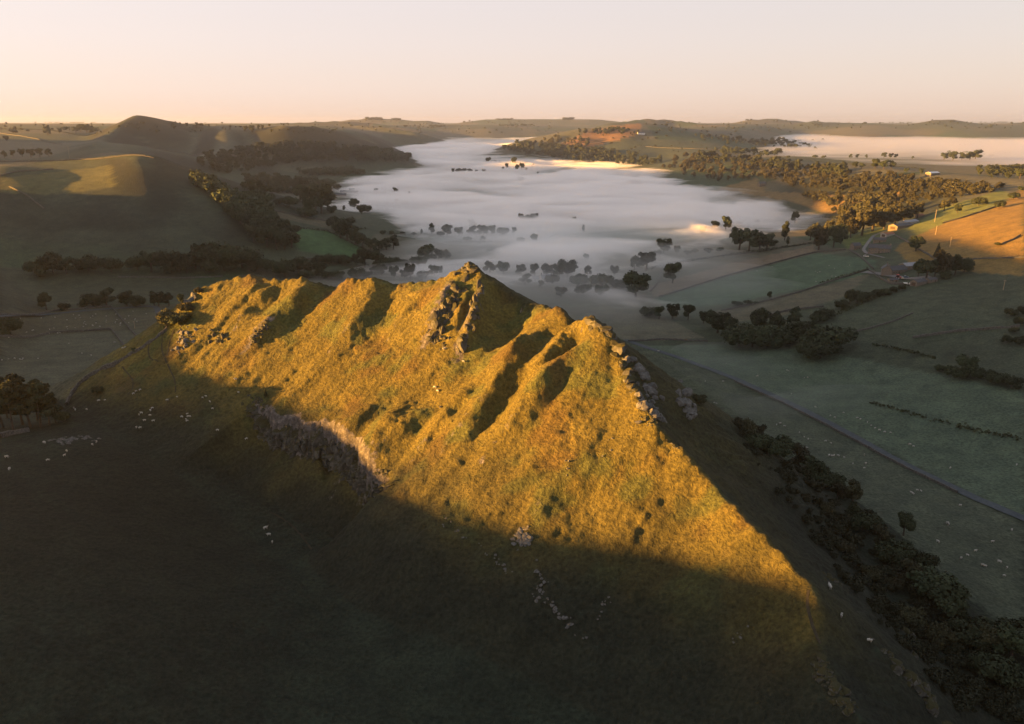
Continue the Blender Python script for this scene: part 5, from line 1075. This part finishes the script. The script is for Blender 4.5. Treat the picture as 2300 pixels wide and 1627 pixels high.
def wisp_mat():
    m = bpy.data.materials.new('mist_wisps'); m.use_nodes = True; n, l = m.node_tree.nodes, m.node_tree.links; n.clear()
    o = n.new('ShaderNodeOutputMaterial'); v = n.new('ShaderNodeVolumePrincipled'); l.new(v.outputs[0], o.inputs['Volume'])
    v.inputs['Color'].default_value = (1.0, 0.975, 0.955, 1); v.inputs['Anisotropy'].default_value = 0.3
    g = n.new('ShaderNodeNewGeometry'); sp = n.new('ShaderNodeSeparateXYZ'); l.new(g.outputs['Position'], sp.inputs[0])
    def math_(op, a, b=None, c=None):
        q = n.new('ShaderNodeMath'); q.operation = op
        for k, x in enumerate((a, b, c)):
            if x is None: continue
            if isinstance(x, (int, float)): q.inputs[k].default_value = x
            else: l.new(x, q.inputs[k])
        return q.outputs[0]
    # height above the valley floor, which climbs away from the ridge
    mr = n.new('ShaderNodeMapRange'); l.new(sp.outputs[1], mr.inputs[0]); mr.inputs['From Min'].default_value = 700; mr.inputs['From Max'].default_value = 3300; mr.inputs['To Min'].default_value = 0; mr.inputs['To Max'].default_value = 1
    fl = math_('MULTIPLY', math_('POWER', mr.outputs[0], 1.55), 62.0); hgt = math_('SUBTRACT', sp.outputs[2], fl)
    mp = n.new('ShaderNodeMapping'); l.new(g.outputs['Position'], mp.inputs[0]); mp.inputs['Scale'].default_value = (1 / 170.0, 1 / 110.0, 1 / 22.0)
    t = n.new('ShaderNodeTexNoise'); t.inputs['Scale'].default_value = 1.0; t.inputs['Detail'].default_value = 4.5; t.inputs['Roughness'].default_value = 0.62; t.inputs['Distortion'].default_value = 0.6; l.new(mp.outputs[0], t.inputs['Vector'])
    thr = math_('MULTIPLY_ADD', hgt, 0.0140, 0.395)                        # thinner with height
    left = math_('MAXIMUM', math_('SUBTRACT', math_('MULTIPLY_ADD', sp.outputs[1], -0.13, 10.0), sp.outputs[0]), 0.0)      # the western shore
    right = math_('MAXIMUM', math_('SUBTRACT', sp.outputs[0], math_('MULTIPLY_ADD', sp.outputs[1], 0.10, 150.0)), 0.0)       # the eastern shore
    near_ = math_('MAXIMUM', math_('SUBTRACT', 880.0, sp.outputs[1]), 0.0)
    thr = math_('ADD', thr, math_('ADD', math_('MULTIPLY', left, 0.0014), math_('ADD', math_('MULTIPLY', right, 0.0011), math_('MULTIPLY', near_, 0.0004))))
    d = math_('MULTIPLY', math_('MAXIMUM', math_('SUBTRACT', t.outputs[0], thr), 0.0), WISP_D)
    l.new(d, v.inputs['Density'])
    m.cycles.volume_sampling = 'MULTIPLE_IMPORTANCE'
    try: m.cycles.volume_step_rate = WISP_STEP
    except Exception: pass
    return m
WISP_D, WISP_STEP = 0.55, 0.11
def build_mist():
    # the mist of the main valley: thickest near the ground, torn into wisps above
    xs = np.arange(-760, 1010, 12.0); ys = geo(540, 5200, 6, 240)
    X, Y = np.meshgrid(xs, ys)
    wx = X + 60 * fbm(X / 300, Y / 300, 2, 110)
    base = np.interp(Y, [540, 760, 900, 1100, 1500, 2000, 2500, 3000, 4000, 5200], [-9, -3, 1.0, 4, 8, 21, 37, 50, 73, 80])
    base = base - 0.040 * np.clip(-150 - X, 0, 400) * sstep(2600, 1500, Y) - 0.02 * np.clip(X - 330, 0, 400) * sstep(1500, 1000, Y)
    edge = np.minimum(sstep(-760, -620, X), sstep(1010, 880, X)) * sstep(5200, 4900, Y) * sstep(540, 600, Y)
    base = base + 4.0 * np.exp(-((X - 60) / 300) ** 2) * sstep(900, 1300, Y)
    edge = edge * sstep(3500, 3150, Y)
    for k, (up, amp, dens) in enumerate([(-0.5, 12.0, 0.010), (0.0, 22.0, 0.006)]):
        n = amp * (0.5 * fbm(wx / 330, Y / 200, 4, 101 + 7 * k) + 0.6 * fbm(wx / 120, Y / 85, 4, 104 + 7 * k) + 0.25 * fbm(wx / 40, Y / 45, 3, 107 + 7 * k))
        top = base + up + n; top = (base - 60) + (top - base + 60) * edge
        closed_sheet('mist', xs, ys, top, top * 0 - 45, vol_mat('mist', (1.0, 0.975, 0.955), dens * 1.2, 0.1))
    # wisps and billows over it
    top = (base + 34) * edge - 40 * (1 - edge)
    closed_sheet('mist', xs, ys, top, top, wisp_mat())
    # its far reach
    ys = geo(2900, 5200, 14, 70); X, Y = np.meshgrid(xs, ys)
    base = np.interp(Y, [2900, 3300, 4000, 5200], [46, 56, 70, 78]); edge = np.minimum(sstep(-760, -620, X), sstep(1010, 880, X)) * sstep(5200, 4900, Y) * sstep(2900, 3250, Y)
    top = (base - 60) + (60 + 12 * fbm(X / 200, Y / 150, 4, 151)) * edge
    closed_sheet('mist', xs, ys, top, top * 0 - 45, vol_mat('mist_far', (1.0, 0.985, 0.975), 0.012, 0.8))
    # the mist over the plain behind the wooded ridge
    xs = geo(350, 9000, 20, 130); ys = geo(1750, 8500, 14, 150); X, Y = np.meshgrid(xs, ys)
    lvl = np.interp(Y, [1750, 2200, 2600, 3200, 4500, 8500], [50, 54, 60, 68, 84, 96])
    n = 5 * fbm(X / 420, Y / 200, 4, 121) + 3 * fbm(X / 130, Y / 60, 3, 125)
    lvl = lvl - 0.03 * np.clip(900 - X, 0, 500)
    edge = np.minimum(sstep(350, 480, X), sstep(9000, 8000, X)) * sstep(1750, 1900, Y) * sstep(8500, 8000, Y)
    top = lvl - 60 + (n + 60) * edge
    closed_sheet('mist', xs, ys, top, top * 0 - 40, vol_mat('mist_plain', (1.0, 0.975, 0.96), 0.011, 0.75))
    # thin breath of mist among the trees on the near valley floor
    xs = np.arange(-330, 560, 10.0); ys = np.arange(420, 1100, 10.0); X, Y = np.meshgrid(xs, ys)
    n = 9 * fbm(X / 150, Y / 90, 4, 131)
    lvl = 21 + n - 18 * sstep(640, 470, Y) - 20 * sstep(180, 420, X) - 22 * sstep(-40, -260, X)
    edge = np.minimum(sstep(-330, -260, X), sstep(560, 480, X)) * sstep(420, 470, Y) * sstep(1100, 1030, Y)
    top = -30 + (lvl + 30) * edge
    closed_sheet('mist', xs, ys, top, top * 0 - 50, vol_mat('mist_thin', (0.92, 0.96, 0.98), 0.0062))
    xs = np.arange(60, 420, 8.0); ys = np.arange(300, 520, 8.0); X, Y = np.meshgrid(xs, ys)
    top = hz(X, Y) * 0 + 11 + 6 * fbm(X / 70, Y / 40, 3, 141) + 0.02 * (X - 200)
    edge = np.minimum(sstep(60, 120, X), sstep(420, 340, X)) * sstep(300, 350, Y) * sstep(520, 470, Y); top = -20 + (top + 20) * edge
    closed_sheet('mist', xs, ys, top, top * 0 - 40, vol_mat('mist_wisp', (0.92, 0.96, 0.98), 0.0075))
build_mist()
def build_haze():
    V = [(x, y, z) for z in (-50, 215) for y in (-3200, 14700) for x in (-16500, 16500)]
    F = [(0, 2, 3, 1), (4, 5, 7, 6), (0, 1, 5, 4), (1, 3, 7, 5), (3, 2, 6, 7), (2, 0, 4, 6)]
    me = mesh_np('haze', V, F, vol_mat('haze', (0.95, 0.95, 0.96), 0.00005, 0.8), False)
    link('haze', me, kind='stuff')
build_haze()
